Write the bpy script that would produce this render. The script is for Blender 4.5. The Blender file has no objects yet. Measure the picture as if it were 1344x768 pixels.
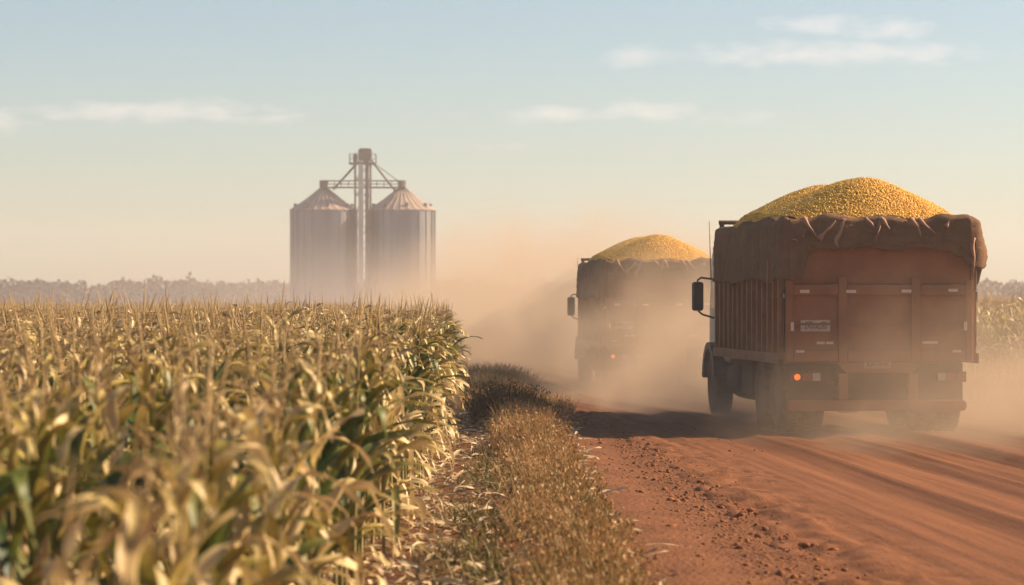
import bpy, bmesh, math, random
import numpy as np
from mathutils import Vector, Matrix
R = math.radians
rng = np.random.default_rng(7)
random.seed(7)
S = bpy.context.scene
C = S.collection

# ------------------------------------------------------------------ camera
cam_d = bpy.data.cameras.new("camera")
cam = bpy.data.objects.new("camera", cam_d); C.objects.link(cam)
CAMZ = 1.78
cam.location = (0, 0, CAMZ)
cam.rotation_euler = (R(90.26), 0, 0)
cam_d.lens = 95; cam_d.sensor_width = 36
cam_d.clip_start = 0.1; cam_d.clip_end = 5000
cam_d.dof.use_dof = True
cam_d.dof.focus_distance = 34.0
cam_d.dof.aperture_fstop = 3.1
cam_d.dof.aperture_blades = 0
S.camera = cam

# ------------------------------------------------------------------ sun, sky, exposure
SUN_EL, SUN_AZ = 28.0, 14.0            # azimuth: degrees beyond "due right", away from the camera
sd = Vector((math.cos(R(SUN_EL)) * math.cos(R(SUN_AZ)), math.cos(R(SUN_EL)) * math.sin(R(SUN_AZ)), math.sin(R(SUN_EL))))
sl = bpy.data.lights.new("sun", 'SUN'); sl.energy = 5.0; sl.angle = R(0.6); sl.color = (1.0, 0.77, 0.52)
so = bpy.data.objects.new("sun", sl); C.objects.link(so)
so.rotation_euler = (-sd).to_track_quat('-Z', 'Y').to_euler(); so.location = (60, 10, 40)

W = bpy.data.worlds.new("World"); S.world = W; W.use_nodes = True
def build_world():
    nt = W.node_tree; N = nt.nodes; L = nt.links
    N.clear()
    out = N.new('ShaderNodeOutputWorld'); bg = N.new('ShaderNodeBackground')
    sky = N.new('ShaderNodeTexSky'); sky.sky_type = 'NISHITA'; sky.sun_disc = False
    sky.sun_elevation = R(SUN_EL); sky.sun_rotation = R(90 - SUN_AZ)
    sky.dust_density = 0.7; sky.air_density = 1.0; sky.ozone_density = 1.9
    bg.inputs['Strength'].default_value = 0.055
    # thin far clouds, placed by direction
    tc = N.new('ShaderNodeTexCoord'); sep = N.new('ShaderNodeSeparateXYZ'); L.new(tc.outputs['Generated'], sep.inputs[0])
    def M(op, a, b=None, c=None):
        n = N.new('ShaderNodeMath'); n.operation = op
        for i, v in enumerate((a, b, c)):
            if v is None: continue
            if isinstance(v, (int, float)): n.inputs[i].default_value = v
            else: L.new(v, n.inputs[i])
        return n.outputs[0]
    yy = M('MAXIMUM', sep.outputs['Y'], 0.02)
    u = M('DIVIDE', sep.outputs['X'], yy); v = M('DIVIDE', sep.outputs['Z'], yy)
    cmb = N.new('ShaderNodeCombineXYZ'); L.new(M('MULTIPLY', u, 1.0), cmb.inputs[0]); L.new(M('MULTIPLY', v, 2.6), cmb.inputs[1])
    nz = N.new('ShaderNodeTexNoise'); nz.inputs['Scale'].default_value = 62; nz.inputs['Detail'].default_value = 7; nz.inputs['Roughness'].default_value = 0.62
    L.new(cmb.outputs[0], nz.inputs['Vector'])
    F = 3547.0
    blobs = [(205, 146, 150, 15, 1.0), (215, 134, 55, 9, .5), (345, 155, 85, 9, .7), (0, 160, 45, 16, .8), (40, 155, 60, 9, .4),
             (720, 150, 70, 13, .9), (860, 145, 75, 13, 1.0), (960, 152, 80, 11, .7), (620, 152, 50, 9, .5),
             (1100, 70, 190, 17, 1.0), (1060, 32, 60, 15, .95), (1160, 38, 55, 17, 1.0), (1240, 74, 55, 14, .6),
             (850, 74, 45, 16, .95), (810, 78, 40, 10, .5), (680, 190, 200, 9, .42), (1010, 215, 220, 10, .3), (110, 42, 22, 8, .4), (300, 222, 120, 8, .25), (1290, 170, 90, 9, .22)]
    acc = None
    for (px, py, rx, ry, a) in blobs:
        uu = (px - 672) / F; vv = (400 - py) / F
        du = M('DIVIDE', M('SUBTRACT', u, uu), rx * 1.35 / F)
        dv = M('DIVIDE', M('SUBTRACT', v, vv), ry * 1.3 / F)
        r2 = M('ADD', M('MULTIPLY', du, du), M('MULTIPLY', dv, dv))
        g = M('MULTIPLY', M('EXPONENT', M('MULTIPLY', r2, -1.1)), a)
        acc = g if acc is None else M('MAXIMUM', acc, g)
    d = M('MULTIPLY', M('SUBTRACT', M('ADD', M('MULTIPLY', acc, 0.85), M('MULTIPLY', nz.outputs['Fac'], 1.5)), 1.12), 1.1)
    d = M('MINIMUM', M('MAXIMUM', d, 0.0), 1.0)
    fac = M('MULTIPLY', d, M('MULTIPLY', M('GREATER_THAN', sep.outputs['Y'], 0.3), 0.44))
    mix = N.new('ShaderNodeMix'); mix.data_type = 'RGBA'
    L.new(fac, mix.inputs['Factor']); L.new(sky.outputs[0], mix.inputs['A']); mix.inputs['B'].default_value = (11.2, 9.1, 8.3, 1)
    L.new(mix.outputs['Result'], bg.inputs['Color']); L.new(bg.outputs[0], out.inputs['Surface'])
build_world()
S.view_settings.view_transform = 'Standard'; S.view_settings.look = 'None'
S.view_settings.gamma = 1; S.view_settings.use_curve_mapping = False
S.view_settings.exposure = 1.27
S.render.engine = 'CYCLES'
cy = S.cycles
cy.use_denoising = True
try: cy.denoiser = 'OPENIMAGEDENOISE'
except Exception: pass
cy.max_bounces = 5; cy.diffuse_bounces = 2; cy.glossy_bounces = 2; cy.transmission_bounces = 3
cy.volume_bounces = 1; cy.transparent_max_bounces = 8
cy.volume_step_rate = 1.0; cy.volume_max_steps = 96
cy.caustics_reflective = False; cy.caustics_refractive = False
cy.sample_clamp_indirect = 4.0

# ------------------------------------------------------------------ helpers
def tag(o, label=None, cat=None, group=None, kind=None):
    if label: o['label'] = label
    if cat: o['category'] = cat
    if group: o['group'] = group
    if kind: o['kind'] = kind
    return o
def link(o, parent=None):
    C.objects.link(o)
    if parent is not None: o.parent = parent
    return o
def empty(name, loc=(0, 0, 0), rz=0.0):
    o = bpy.data.objects.new(name, None); o.empty_display_size = .3
    o.location = loc; o.rotation_euler = (0, 0, rz); return link(o)
def np_mesh(name, V, F, mats=(), smooth=False, attrs=None, mat_idx=None):
    """V (n,3), F (m,k) numpy arrays -> a mesh; attrs: {name: per-vertex float}"""
    me = bpy.data.meshes.new(name)
    V = np.asarray(V, dtype=np.float32); F = np.asarray(F, dtype=np.int32)
    m, k = F.shape
    me.vertices.add(len(V)); me.vertices.foreach_set('co', V.ravel())
    me.loops.add(m * k); me.loops.foreach_set('vertex_index', F.ravel())
    me.polygons.add(m); me.polygons.foreach_set('loop_start', np.arange(0, m * k, k, dtype=np.int32))
    try: me.polygons.foreach_set('loop_total', np.full(m, k, dtype=np.int32))
    except Exception: pass
    if smooth: me.polygons.foreach_set('use_smooth', np.ones(m, dtype=bool))
    for a, val in (attrs or {}).items():
        at = me.attributes.new(a, 'FLOAT', 'POINT'); at.data.foreach_set('value', np.asarray(val, dtype=np.float32))
    for mt in mats: me.materials.append(mt)
    if mat_idx is not None: me.polygons.foreach_set('material_index', np.asarray(mat_idx, dtype=np.int32))
    me.update(calc_edges=True)
    me.validate()
    return me
def obj(name, me, parent=None):
    return link(bpy.data.objects.new(name, me), parent)
def bm_obj(name, bm, mat, parent=None, smooth=False, bevel=0.0):
    me = bpy.data.meshes.new(name)
    bmesh.ops.recalc_face_normals(bm, faces=bm.faces)
    bm.to_mesh(me); bm.free()
    if mat: me.materials.append(mat)
    if smooth:
        for p in me.polygons: p.use_smooth = True
    o = obj(name, me, parent)
    if bevel:
        b = o.modifiers.new('bevel', 'BEVEL'); b.width = bevel; b.segments = 2; b.limit_method = 'ANGLE'
    return o
def box(bm, x0, x1, y0, y1, z0, z1):
    vs = [bm.verts.new(p) for p in ((x0, y0, z0), (x1, y0, z0), (x1, y1, z0), (x0, y1, z0), (x0, y0, z1), (x1, y0, z1), (x1, y1, z1), (x0, y1, z1))]
    for f in ((3, 2, 1, 0), (4, 5, 6, 7), (0, 1, 5, 4), (1, 2, 6, 5), (2, 3, 7, 6), (3, 0, 4, 7)):
        bm.faces.new([vs[i] for i in f])
def prism(bm, pts, axis, a0, a1):
    """polygon pts (2-D) swept along axis 0/1/2 from a0 to a1"""
    def P(p, a):
        q = list(p); q.insert(axis, a); return q
    A = [bm.verts.new(P(p, a0)) for p in pts]; B = [bm.verts.new(P(p, a1)) for p in pts]
    n = len(pts)
    bm.faces.new(A); bm.faces.new(B[::-1])
    for i in range(n): bm.faces.new((A[i], B[i], B[(i + 1) % n], A[(i + 1) % n]))
def tube(bm, pts, r, n=8, cap=True):
    pts = [Vector(p) for p in pts]
    rs = r if isinstance(r, (list, tuple)) else [r] * len(pts)
    rings = []
    for i, p in enumerate(pts):
        d = (pts[min(i + 1, len(pts) - 1)] - pts[max(i - 1, 0)]).normalized()
        a = d.orthogonal().normalized(); b = d.cross(a)
        if rings:      # keep the ring aligned with the previous
            pa = prev_a - d * prev_a.dot(d)
            if pa.length > 1e-5: a = pa.normalized(); b = d.cross(a)
        prev_a = a
        rings.append([bm.verts.new(p + (a * math.cos(2 * math.pi * k / n) + b * math.sin(2 * math.pi * k / n)) * rs[i]) for k in range(n)])
    for A, B in zip(rings, rings[1:]):
        for k in range(n): bm.faces.new((A[k], A[(k + 1) % n], B[(k + 1) % n], B[k]))
    if cap: bm.faces.new(rings[0][::-1]); bm.faces.new(rings[-1])
def lathe(bm, prof, n=32, axis='x', center=(0, 0, 0), close=True):
    """prof: list of (a along axis, radius)"""
    rings = []
    for (a, r) in prof:
        ring = []
        for k in range(n):
            t = 2 * math.pi * k / n
            if axis == 'x': p = (a, r * math.cos(t), r * math.sin(t))
            else: p = (r * math.cos(t), r * math.sin(t), a)
            ring.append(bm.verts.new(Vector(p) + Vector(center)))
        rings.append(ring)
    for A, B in zip(rings, rings[1:]):
        for k in range(n): bm.faces.new((A[k], A[(k + 1) % n], B[(k + 1) % n], B[k]))
    if close: bm.faces.new(rings[0][::-1]); bm.faces.new(rings[-1])
def sstep(a, b, x):
    t = np.clip((x - a) / (b - a), 0, 1); return t * t * (3 - 2 * t)
def vnoise(x, y, seed=0):
    """smooth value noise on arrays, 0..1"""
    xi = np.floor(x).astype(np.int64); yi = np.floor(y).astype(np.int64)
    fx = x - xi; fy = y - yi; fx = fx * fx * (3 - 2 * fx); fy = fy * fy * (3 - 2 * fy)
    def h(a, b):
        n = (a * 374761393 + b * 668265263 + seed * 974711) & 0xffffffff
        n = ((n ^ (n >> 13)) * 1274126177) & 0xffffffff
        return ((n ^ (n >> 16)) & 0xffff) / 65535.0
    return (h(xi, yi) * (1 - fx) + h(xi + 1, yi) * fx) * (1 - fy) + (h(xi, yi + 1) * (1 - fx) + h(xi + 1, yi + 1) * fx) * fy
def fbm(x, y, seed=0, o=4):
    s = 0; a = .5
    for i in range(o):
        s = s + a * vnoise(x * 2 ** i, y * 2 ** i, seed + i); a *= .5
    return s
def grid_faces(nu, nv):
    i = np.arange(nu - 1)[:, None] * nv + np.arange(nv - 1)[None, :]
    return np.stack([i, i + nv, i + nv + 1, i + 1], -1).reshape(-1, 4)

# ------------------------------------------------------------------ materials
def mat(name, col, rough=.7, metal=0.0, col2=None, scale=8.0, bump=0.0, bscale=40.0, dust=None, coord='Object', stretch=(1, 1, 1), spec=.3, bdist=.02):
    m = bpy.data.materials.new(name); m.use_nodes = True
    nt = m.node_tree; N = nt.nodes; L = nt.links
    b = N['Principled BSDF']
    b.inputs['Roughness'].default_value = rough; b.inputs['Metallic'].default_value = metal
    b.inputs['Specular IOR Level'].default_value = spec
    tc = N.new('ShaderNodeTexCoord'); mp = N.new('ShaderNodeMapping'); mp.inputs['Scale'].default_value = stretch
    L.new(tc.outputs[coord], mp.inputs[0])
    nz = N.new('ShaderNodeTexNoise'); nz.inputs['Scale'].default_value = scale; nz.inputs['Detail'].default_value = 6; nz.inputs['Roughness'].default_value = .6
    L.new(mp.outputs[0], nz.inputs['Vector'])
    mx = N.new('ShaderNodeMix'); mx.data_type = 'RGBA'
    rp = N.new('ShaderNodeMapRange'); rp.inputs['From Min'].default_value = .3; rp.inputs['From Max'].default_value = .7
    L.new(nz.outputs['Fac'], rp.inputs['Value']); L.new(rp.outputs[0], mx.inputs['Factor'])
    c2 = col2 if col2 else tuple(c * .72 for c in col)
    mx.inputs['A'].default_value = (*col, 1); mx.inputs['B'].default_value = (*c2, 1)
    L.new(mx.outputs['Result'], b.inputs['Base Color'])
    if bump:
        n2 = N.new('ShaderNodeTexNoise'); n2.inputs['Scale'].default_value = bscale; n2.inputs['Detail'].default_value = 5
        L.new(mp.outputs[0], n2.inputs['Vector'])
        bp = N.new('ShaderNodeBump'); bp.inputs['Strength'].default_value = bump; bp.inputs['Distance'].default_value = bdist
        L.new(n2.outputs['Fac'], bp.inputs['Height']); L.new(bp.outputs[0], b.inputs['Normal'])
    return m
def glow(name, col, strength, base):
    m = mat(name, base, .3)
    b = m.node_tree.nodes['Principled BSDF']
    b.inputs['Emission Color'].default_value = (*col, 1); b.inputs['Emission Strength'].default_value = strength
    return m

M_ground = mat('red_soil', (.21, .085, .036), .95, col2=(.13, .052, .023), scale=1.6, bump=.8, bscale=22, spec=.1, bdist=.05)
M_clod = mat('soil_clod', (.25, .098, .040), .95, col2=(.18, .068, .028), scale=9, bump=.5, bscale=60, spec=.1)
M_truck = mat('dusty_red_paint', (.30, .115, .048), .7, col2=(.175, .066, .030), scale=2.6, bump=.25, bscale=16, spec=.25)
M_board = mat('dusty_board', (.30, .115, .050), .8, col2=(.19, .070, .032), scale=2.0, bump=.25, bscale=60, spec=.2)
M_side_shade = mat('side_board_shade', (.085, .036, .022), .8, col2=(.055, .024, .015), scale=3, bump=.2)  # shade between the side posts, put into the board colour
M_frame = mat('chassis_paint', (.10, .055, .035), .8, col2=(.06, .034, .022), scale=4, bump=.2)
M_rubber = mat('tyre_rubber', (.045, .034, .027), .85, col2=(.13, .070, .042), scale=5, bump=.2, spec=.2)
M_rim = mat('rim_steel', (.17, .12, .09), .6, col2=(.12, .07, .045), scale=6)
M_cab = mat('cab_paint', (.34, .31, .28), .4, col2=(.26, .22, .18), scale=3, spec=.5)
M_black = mat('black_plastic', (.035, .03, .026), .5, col2=(.06, .045, .035), scale=6)
M_glass = mat('dark_window_glass', (.03, .035, .04), .08, col2=(.045, .045, .045), scale=2, spec=.6)
M_mirror = mat('mirror_glass', (.35, .36, .37), .08, metal=1.0, col2=(.32, .32, .32))
M_white = mat('pale_reflector', (.62, .46, .36), .45, col2=(.55, .40, .30), scale=20)
M_sign = mat('sign_white', (.50, .38, .29), .55, col2=(.40, .29, .21), scale=9)
M_ink = mat('sign_ink', (.07, .04, .028), .6)
M_plate = mat('plate_dirty', (.34, .19, .12), .6, col2=(.28, .15, .09), scale=12)
M_tarp = mat('brown_canvas', (.165, .086, .043), .9, col2=(.105, .054, .028), scale=3.0, bump=.5, bscale=16, spec=.15, bdist=.03)
M_strap = mat('pink_strap', (.30, .16, .105), .85, col2=(.24, .125, .08), scale=10)
M_amber = glow('amber_lens', (1.0, .10, .006), .8, (.7, .14, .02))
M_red = mat('red_lens', (.30, .03, .015), .3)
M_clear = mat('clear_lens', (.45, .34, .26), .3)
M_alu = mat('tank_alloy', (.30, .24, .19), .5, metal=.5, col2=(.22, .15, .10))
M_galv = mat('galvanised_sheet', (.21, .212, .215), .34, metal=.92, col2=(.155, .157, .16), scale=.5, stretch=(1, 1, .25))
M_roof = mat('weathered_roof_sheet', (.40, .30, .235), .6, metal=.3, col2=(.30, .22, .17), scale=1.2, stretch=(1, 1, .3))
M_steel = mat('tower_steel', (.16, .14, .125), .6, metal=.3, col2=(.11, .09, .075), scale=2)
M_pipe = mat('pale_leg_casing', (.62, .58, .52), .45, metal=.3, col2=(.52, .47, .40), scale=1)
M_concrete = mat('concrete', (.35, .32, .28), .9, col2=(.28, .25, .21), scale=2, bump=.3)

def road_material():
    m = mat('packed_red_road', (.225, .085, .030), .92, col2=(.18, .065, .022), scale=1.0, coord='Object', spec=.15)
    nt = m.node_tree; N = nt.nodes; L = nt.links; b = N['Principled BSDF']
    tc = N.new('ShaderNodeTexCoord')
    mp = N.new('ShaderNodeMapping'); mp.inputs['Scale'].default_value = (1.0, .022, 1)
    la = N.new('ShaderNodeAttribute'); la.attribute_name = 'lane'; sp_ = N.new('ShaderNodeSeparateXYZ'); L.new(tc.outputs['Object'], sp_.inputs[0])
    cb = N.new('ShaderNodeCombineXYZ'); L.new(la.outputs['Fac'], cb.inputs[0]); L.new(sp_.outputs['Y'], cb.inputs[1]); L.new(cb.outputs[0], mp.inputs[0])
    st = N.new('ShaderNodeTexNoise'); st.inputs['Scale'].default_value = 7; st.inputs['Detail'].default_value = 7; st.inputs['Roughness'].default_value = .62
    L.new(mp.outputs[0], st.inputs['Vector'])
    fn = N.new('ShaderNodeTexNoise'); fn.inputs['Scale'].default_value = 26; fn.inputs['Detail'].default_value = 6; fn.inputs['Roughness'].default_value = .7
    L.new(tc.outputs['Object'], fn.inputs['Vector'])
    mm = N.new('ShaderNodeMath'); mm.operation = 'MULTIPLY_ADD'; mm.inputs[1].default_value = 1.0
    L.new(st.outputs['Fac'], mm.inputs[0])
    m2 = N.new('ShaderNodeMath'); m2.operation = 'MULTIPLY'; m2.inputs[1].default_value = .85; L.new(fn.outputs['Fac'], m2.inputs[0])
    L.new(m2.outputs[0], mm.inputs[2])
    bp = N.new('ShaderNodeBump'); bp.inputs['Strength'].default_value = .5; bp.inputs['Distance'].default_value = .035
    L.new(mm.outputs[0], bp.inputs['Height']); L.new(bp.outputs[0], b.inputs['Normal'])
    cr = N.new('ShaderNodeValToRGB')
    cr.color_ramp.elements[0].position = .36; cr.color_ramp.elements[0].color = (.125, .045, .016, 1)
    cr.color_ramp.elements[1].position = .66; cr.color_ramp.elements[1].color = (.27, .102, .038, 1)
    L.new(st.outputs['Fac'], cr.inputs[0])
    old = b.inputs['Base Color'].links[0].from_socket
    mx = N.new('ShaderNodeMix'); mx.data_type = 'RGBA'; mx.inputs['Factor'].default_value = .6
    L.new(old, mx.inputs['A']); L.new(cr.outputs[0], mx.inputs['B']); 
    sp2 = N.new('ShaderNodeTexNoise'); sp2.inputs['Scale'].default_value = 55; sp2.inputs['Detail'].default_value = 5; sp2.inputs['Roughness'].default_value = .8
    L.new(tc.outputs['Object'], sp2.inputs['Vector'])
    mr = N.new('ShaderNodeMapRange'); mr.inputs['From Min'].default_value = .36; mr.inputs['From Max'].default_value = .62; mr.inputs['To Min'].default_value = .62; mr.inputs['To Max'].default_value = 1.15
    L.new(sp2.outputs['Fac'], mr.inputs['Value'])
    vm = N.new('ShaderNodeVectorMath'); vm.operation = 'SCALE'; L.new(mx.outputs['Result'], vm.inputs[0]); L.new(mr.outputs[0], vm.inputs['Scale'])
    L.new(vm.outputs[0], b.inputs['Base Color'])
    return m
M_road = road_material()

def leaf_material(name, stops, trans=.3, rough=.6, attr='tone'):
    m = bpy.data.materials.new(name); m.use_nodes = True
    nt = m.node_tree; N = nt.nodes; L = nt.links
    b = N['Principled BSDF']; b.inputs['Roughness'].default_value = rough; b.inputs['Specular IOR Level'].default_value = .3
    at = N.new('ShaderNodeAttribute'); at.attribute_name = attr
    cr = N.new('ShaderNodeValToRGB'); cr.color_ramp.elements[0].position = stops[0][0]; cr.color_ramp.elements[0].color = (*stops[0][1], 1)
    cr.color_ramp.elements[1].position = stops[-1][0]; cr.color_ramp.elements[1].color = (*stops[-1][1], 1)
    for p, c in stops[1:-1]:
        e = cr.color_ramp.elements.new(p); e.color = (*c, 1)
    tc = N.new('ShaderNodeTexCoord'); nz = N.new('ShaderNodeTexNoise'); nz.inputs['Scale'].default_value = 14; nz.inputs['Detail'].default_value = 4
    L.new(tc.outputs['Object'], nz.inputs['Vector'])
    ad = N.new('ShaderNodeMath'); ad.operation = 'MULTIPLY_ADD'; ad.inputs[1].default_value = .24; ad.inputs[2].default_value = -.12
    L.new(nz.outputs['Fac'], ad.inputs[0])
    a2 = N.new('ShaderNodeMath'); a2.operation = 'ADD'; L.new(at.outputs['Fac'], a2.inputs[0]); L.new(ad.outputs[0], a2.inputs[1])
    L.new(a2.outputs[0], cr.inputs[0]); L.new(cr.outputs[0], b.inputs['Base Color'])
    if trans:
        t = N.new('ShaderNodeBsdfTranslucent'); L.new(cr.outputs[0], t.inputs['Color'])
        ms = N.new('ShaderNodeMixShader'); ms.inputs[0].default_value = trans
        L.new(b.outputs[0], ms.inputs[1]); L.new(t.outputs[0], ms.inputs[2]); L.new(ms.outputs[0], N['Material Output'].inputs['Surface'])
    return m
M_corn = leaf_material('corn_leaf', [(0, (.014, .038, .005)), (.2, (.045, .075, .008)), (.36, (.13, .125, .018)), (.50, (.36, .26, .065)), (.72, (.58, .44, .215)), (.88, (.46, .32, .15)), (1.0, (.15, .075, .03))], .2, .5)
M_stalk = leaf_material('corn_stalk', [(0, (.09, .11, .02)), (.5, (.25, .18, .06)), (1, (.28, .17, .075))], 0)
M_tassel = leaf_material('corn_tassel', [(0, (.28, .18, .07)), (1, (.42, .28, .12))], .1)
M_grass = leaf_material('dry_grass', [(0, (.065, .075, .010)), (.3, (.20, .13, .034)), (.6, (.37, .19, .068)), (1, (.54, .35, .15))], .25)
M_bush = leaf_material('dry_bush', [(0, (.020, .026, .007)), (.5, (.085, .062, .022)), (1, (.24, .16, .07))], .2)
M_litter = leaf_material('corn_litter', [(0, (.20, .10, .045)), (.5, (.44, .31, .16)), (1, (.60, .47, .29))], .1)
M_wood = leaf_material('treeline_leaf', [(0, (.030, .022, .010)), (1, (.055, .042, .018))], .05)

def grain_material():
    return leaf_material('yellow_grain', [(0, (.48, .225, .020)), (.5, (.72, .385, .036)), (1, (.82, .49, .075))], 0, .5)
M_grain = grain_material()

# ------------------------------------------------------------------ lie of the land
def T(y):
    y = np.asarray(y, dtype=float)
    return -.18 * sstep(42, 58, y) + .18 * sstep(85, 140, y)
_rx = ([-50, 0, 17, 33, 48, 57, 80, 120, 200, 300, 520], [2.6, 1.95, 1.80, 1.47, .75, .25, -1.3, -4.5, -12, -24, -52])
def road_l(y): return np.interp(y, *_rx)
ROAD_W = 9.0
_ex = ([0, 17, 24, 31, 60, 110, 160], [-1.0, -1.0, -1.02, -1.06, -1.45, -2.9, -5.3])
def edge_x(y): return np.interp(y, *_ex)
def ground_z(x, y):
    l = road_l(y); t = x - l
    g = T(y) + .035 * (fbm(x * .9, y * .9, 3) - .5) + .07 * (fbm(x * 4.0, y * 4.0, 11, 3) - .45) * sstep(-.9, .1, t) * sstep(.8, .2, t)
    g = g + .05 * sstep(-.1, -.7, t) - .16 * sstep(.25, .9, t) + .16 * sstep(ROAD_W - .9, ROAD_W - .25, t) + .05 * sstep(ROAD_W + .1, ROAD_W + .7, t)
    return g

def build_ground():
    xs = np.concatenate([np.arange(-600, -20, 40), np.arange(-20, -5, 1.5), np.arange(-5, 5, .09), np.arange(5, 9, .4), np.arange(9, 13, .15), np.arange(13, 30, 1.5), np.arange(30, 601, 30)])
    ys = np.concatenate([np.arange(-60, 4, 6), np.arange(4, 14, .5), np.arange(14, 50, .11), np.arange(50, 90, .5), np.arange(90, 200, 4), np.arange(200, 700, 25)])
    X, Y = np.meshgrid(xs, ys, indexing='ij')
    V = np.stack([X, Y, ground_z(X, Y)], -1).reshape(-1, 3)
    o = obj('ground', np_mesh('ground', V, grid_faces(len(xs), len(ys)), [M_ground], True))
    tag(o, 'red soil ground sheet under the fields', kind='structure')
build_ground()

def rut(t, y):
    z = np.zeros_like(t)
    # wheel tracks and scraper lines that run along the road, each wandering slowly
    rs = np.random.default_rng(21)
    for k in range(46):
        c = rs.uniform(.3, ROAD_W - .3); w = rs.uniform(.035, .26); a = rs.uniform(-.032, .022) * (1.0 if w < .12 else .5)
        ph = rs.uniform(0, 6.28); y0 = rs.uniform(5, 60); ln = rs.uniform(10, 45); sl = rs.uniform(-.006, .006)
        cc = c + .06 * np.sin(y * .07 + ph) + sl * (y - 30)
        z += a * np.exp(-((t - cc) / w) ** 2) * np.exp(-((y - y0) / ln) ** 2)
    for c in (3.0, 5.15, 1.9, 4.1):
        cc = c + .06 * np.sin(y * .07 + c)
        z -= .036 * np.exp(-((t - cc) / .24) ** 2) - .026 * np.exp(-((t - cc - .36) / .11) ** 2)
    return z
def build_road():
    ts = np.concatenate([np.arange(0, 6.5, .045), np.arange(6.5, ROAD_W + .01, .12)])
    ys = np.concatenate([np.arange(-40, 12, 2), np.arange(12, 44, .07), np.arange(44, 75, .3), np.arange(75, 420, 5)])
    Tt, Y = np.meshgrid(ts, ys, indexing='ij')
    X = road_l(Y) + Tt
    lane = Tt + .030 * (Y - 30)
    z = T(Y) + rut(lane, Y) + .012 * (fbm(lane * 3.2, Y * .12, 5) - .5) * 2 + .010 * (fbm(Tt * 9, Y * 7, 8, 2) - .5)
    loose = sstep(1.6, .1, Tt)       # loose soil thrown up along the near edge
    z += loose * (.13 * (fbm(Tt * 5.5, Y * 4.0, 17, 3) - .44) + .09 * np.maximum(0, fbm(Tt * 2.5, Y * 1.2, 31) - .45))
    edge = np.minimum(Tt, ROAD_W - Tt)
    z -= .11 * sstep(.25, 0, edge)
    V = np.stack([X, Y, z + .004], -1).reshape(-1, 3)
    o = obj('road', np_mesh('road', V, grid_faces(len(ts), len(ys)), [M_road], True, {'lane': lane.ravel()}))
    tag(o, 'rutted red dirt road', kind='structure')
build_road()

# ------------------------------------------------------------------ silos and elevator tower
SY = 300.0; PX = SY / 3547.0
def sx(px): return (px - 672) * PX
def sz(py): return CAMZ + (400 - py) * PX
def build_silo(cx, label):
    r = 43.6 * PX; ze = sz(276); zp = sz(247); zc = sz(238)
    t = empty('grain_silo', (cx, SY, 0)); tag(t, label, 'silo', 'grain silos')
    # wall: horizontally corrugated, slightly faceted sheets
    n = 88; zs = np.arange(.25, ze, .04)
    th = np.linspace(0, 2 * np.pi, n, endpoint=False)
    zz, tt = np.meshgrid(zs, th, indexing='ij')
    rr = r + .007 * np.sin(zz * 2 * np.pi / .2) - .03 + .012 * np.abs(np.sin(tt * 11))
    V = np.stack([rr * np.cos(tt), rr * np.sin(tt), zz], -1).reshape(-1, 3)
    i = np.arange(len(zs) - 1)[:, None] * n; j = np.arange(n)[None, :]; j2 = (j + 1) % n
    F = np.stack([i + j, i + j2, i + n + j2, i + n + j], -1).reshape(-1, 4)
    obj('wall', np_mesh('silo_wall', V, F, [M_galv], True), t)
    bm = bmesh.new()
    for k in range(22):
        a = 2 * math.pi * (k + .5) / 22; c, s = math.cos(a), math.sin(a)
        b2 = bmesh.new(); box(b2, r, r + .075, -.05, .05, .25, ze - .02)
        bmesh.ops.rotate(b2, verts=b2.verts, matrix=Matrix.Rotation(a, 3, 'Z'))
        me = bpy.data.meshes.new('t'); b2.to_mesh(me); b2.free(); bm.from_mesh(me); bpy.data.meshes.remove(me)
    bm_obj('stiffener_rib', bm, M_galv, t)
    # conical roof with raised seams
    ns = 28; bm = bmesh.new(); rings = []
    ro = r + .16
    for (rad, z) in ((ro, ze - .05), (ro * .55, ze - .05 + (zp - ze) * .47), (.42, zp)):
        ring = []
        for k in range(ns * 4):
            a = 2 * math.pi * k / (ns * 4); up = .07 if k % 4 == 0 else 0
            ring.append(bm.verts.new((rad * math.cos(a), rad * math.sin(a), z + up)))
        rings.append(ring)
    m4 = ns * 4
    for A, B in zip(rings, rings[1:]):
        for k in range(m4): bm.faces.new((A[k], A[(k + 1) % m4], B[(k + 1) % m4], B[k]))
    ctr = bm.verts.new((0, 0, ze - .05))
    for k in range(m4): bm.faces.new((rings[0][(k + 1) % m4], rings[0][k], ctr))
    rf = bm_obj('roof', bm, M_roof, t)
    bm = bmesh.new(); lathe(bm, [(zp - .1, .45), (zc - .12, .45), (zc - .1, .55), (zc, .5)], 16, 'z'); bm_obj('roof_cap', bm, M_steel, t)
    for k in range(8):
        a = 2 * math.pi * k / 8 + .2; rad = r * .86
        bm = bmesh.new(); box(bm, -.18, .18, -.15, .15, -.1, .38)
        o = bm_obj('roof_vent', bm, M_steel, t); o.location = (rad * math.cos(a), rad * math.sin(a), ze + .35)
    bm = bmesh.new()
    for s in (-.22, .22): tube(bm, [(s, -r - .16, .3), (s, -r - .16, ze + .1)], .03, 5)
    for k in range(36): tube(bm, [(-.22, -r - .16, .4 + k * .33), (.22, -r - .16, .4 + k * .33)], .015, 4)
    o = bm_obj('ladder', bm, M_steel, t); o.rotation_euler = (0, 0, R(-52))
    bm = bmesh.new(); lathe(bm, [(-.3, r + .3), (.25, r + .3)], 48, 'z'); bm_obj('foundation', bm, M_concrete, t)
    return t
build_silo(sx(425), 'galvanised grain silo with conical roof, shaded in part by its twin and the elevator tower')
build_silo(sx(527.5), 'galvanised grain silo with a bright sun streak down its wall, nearer the dusty road')

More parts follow.
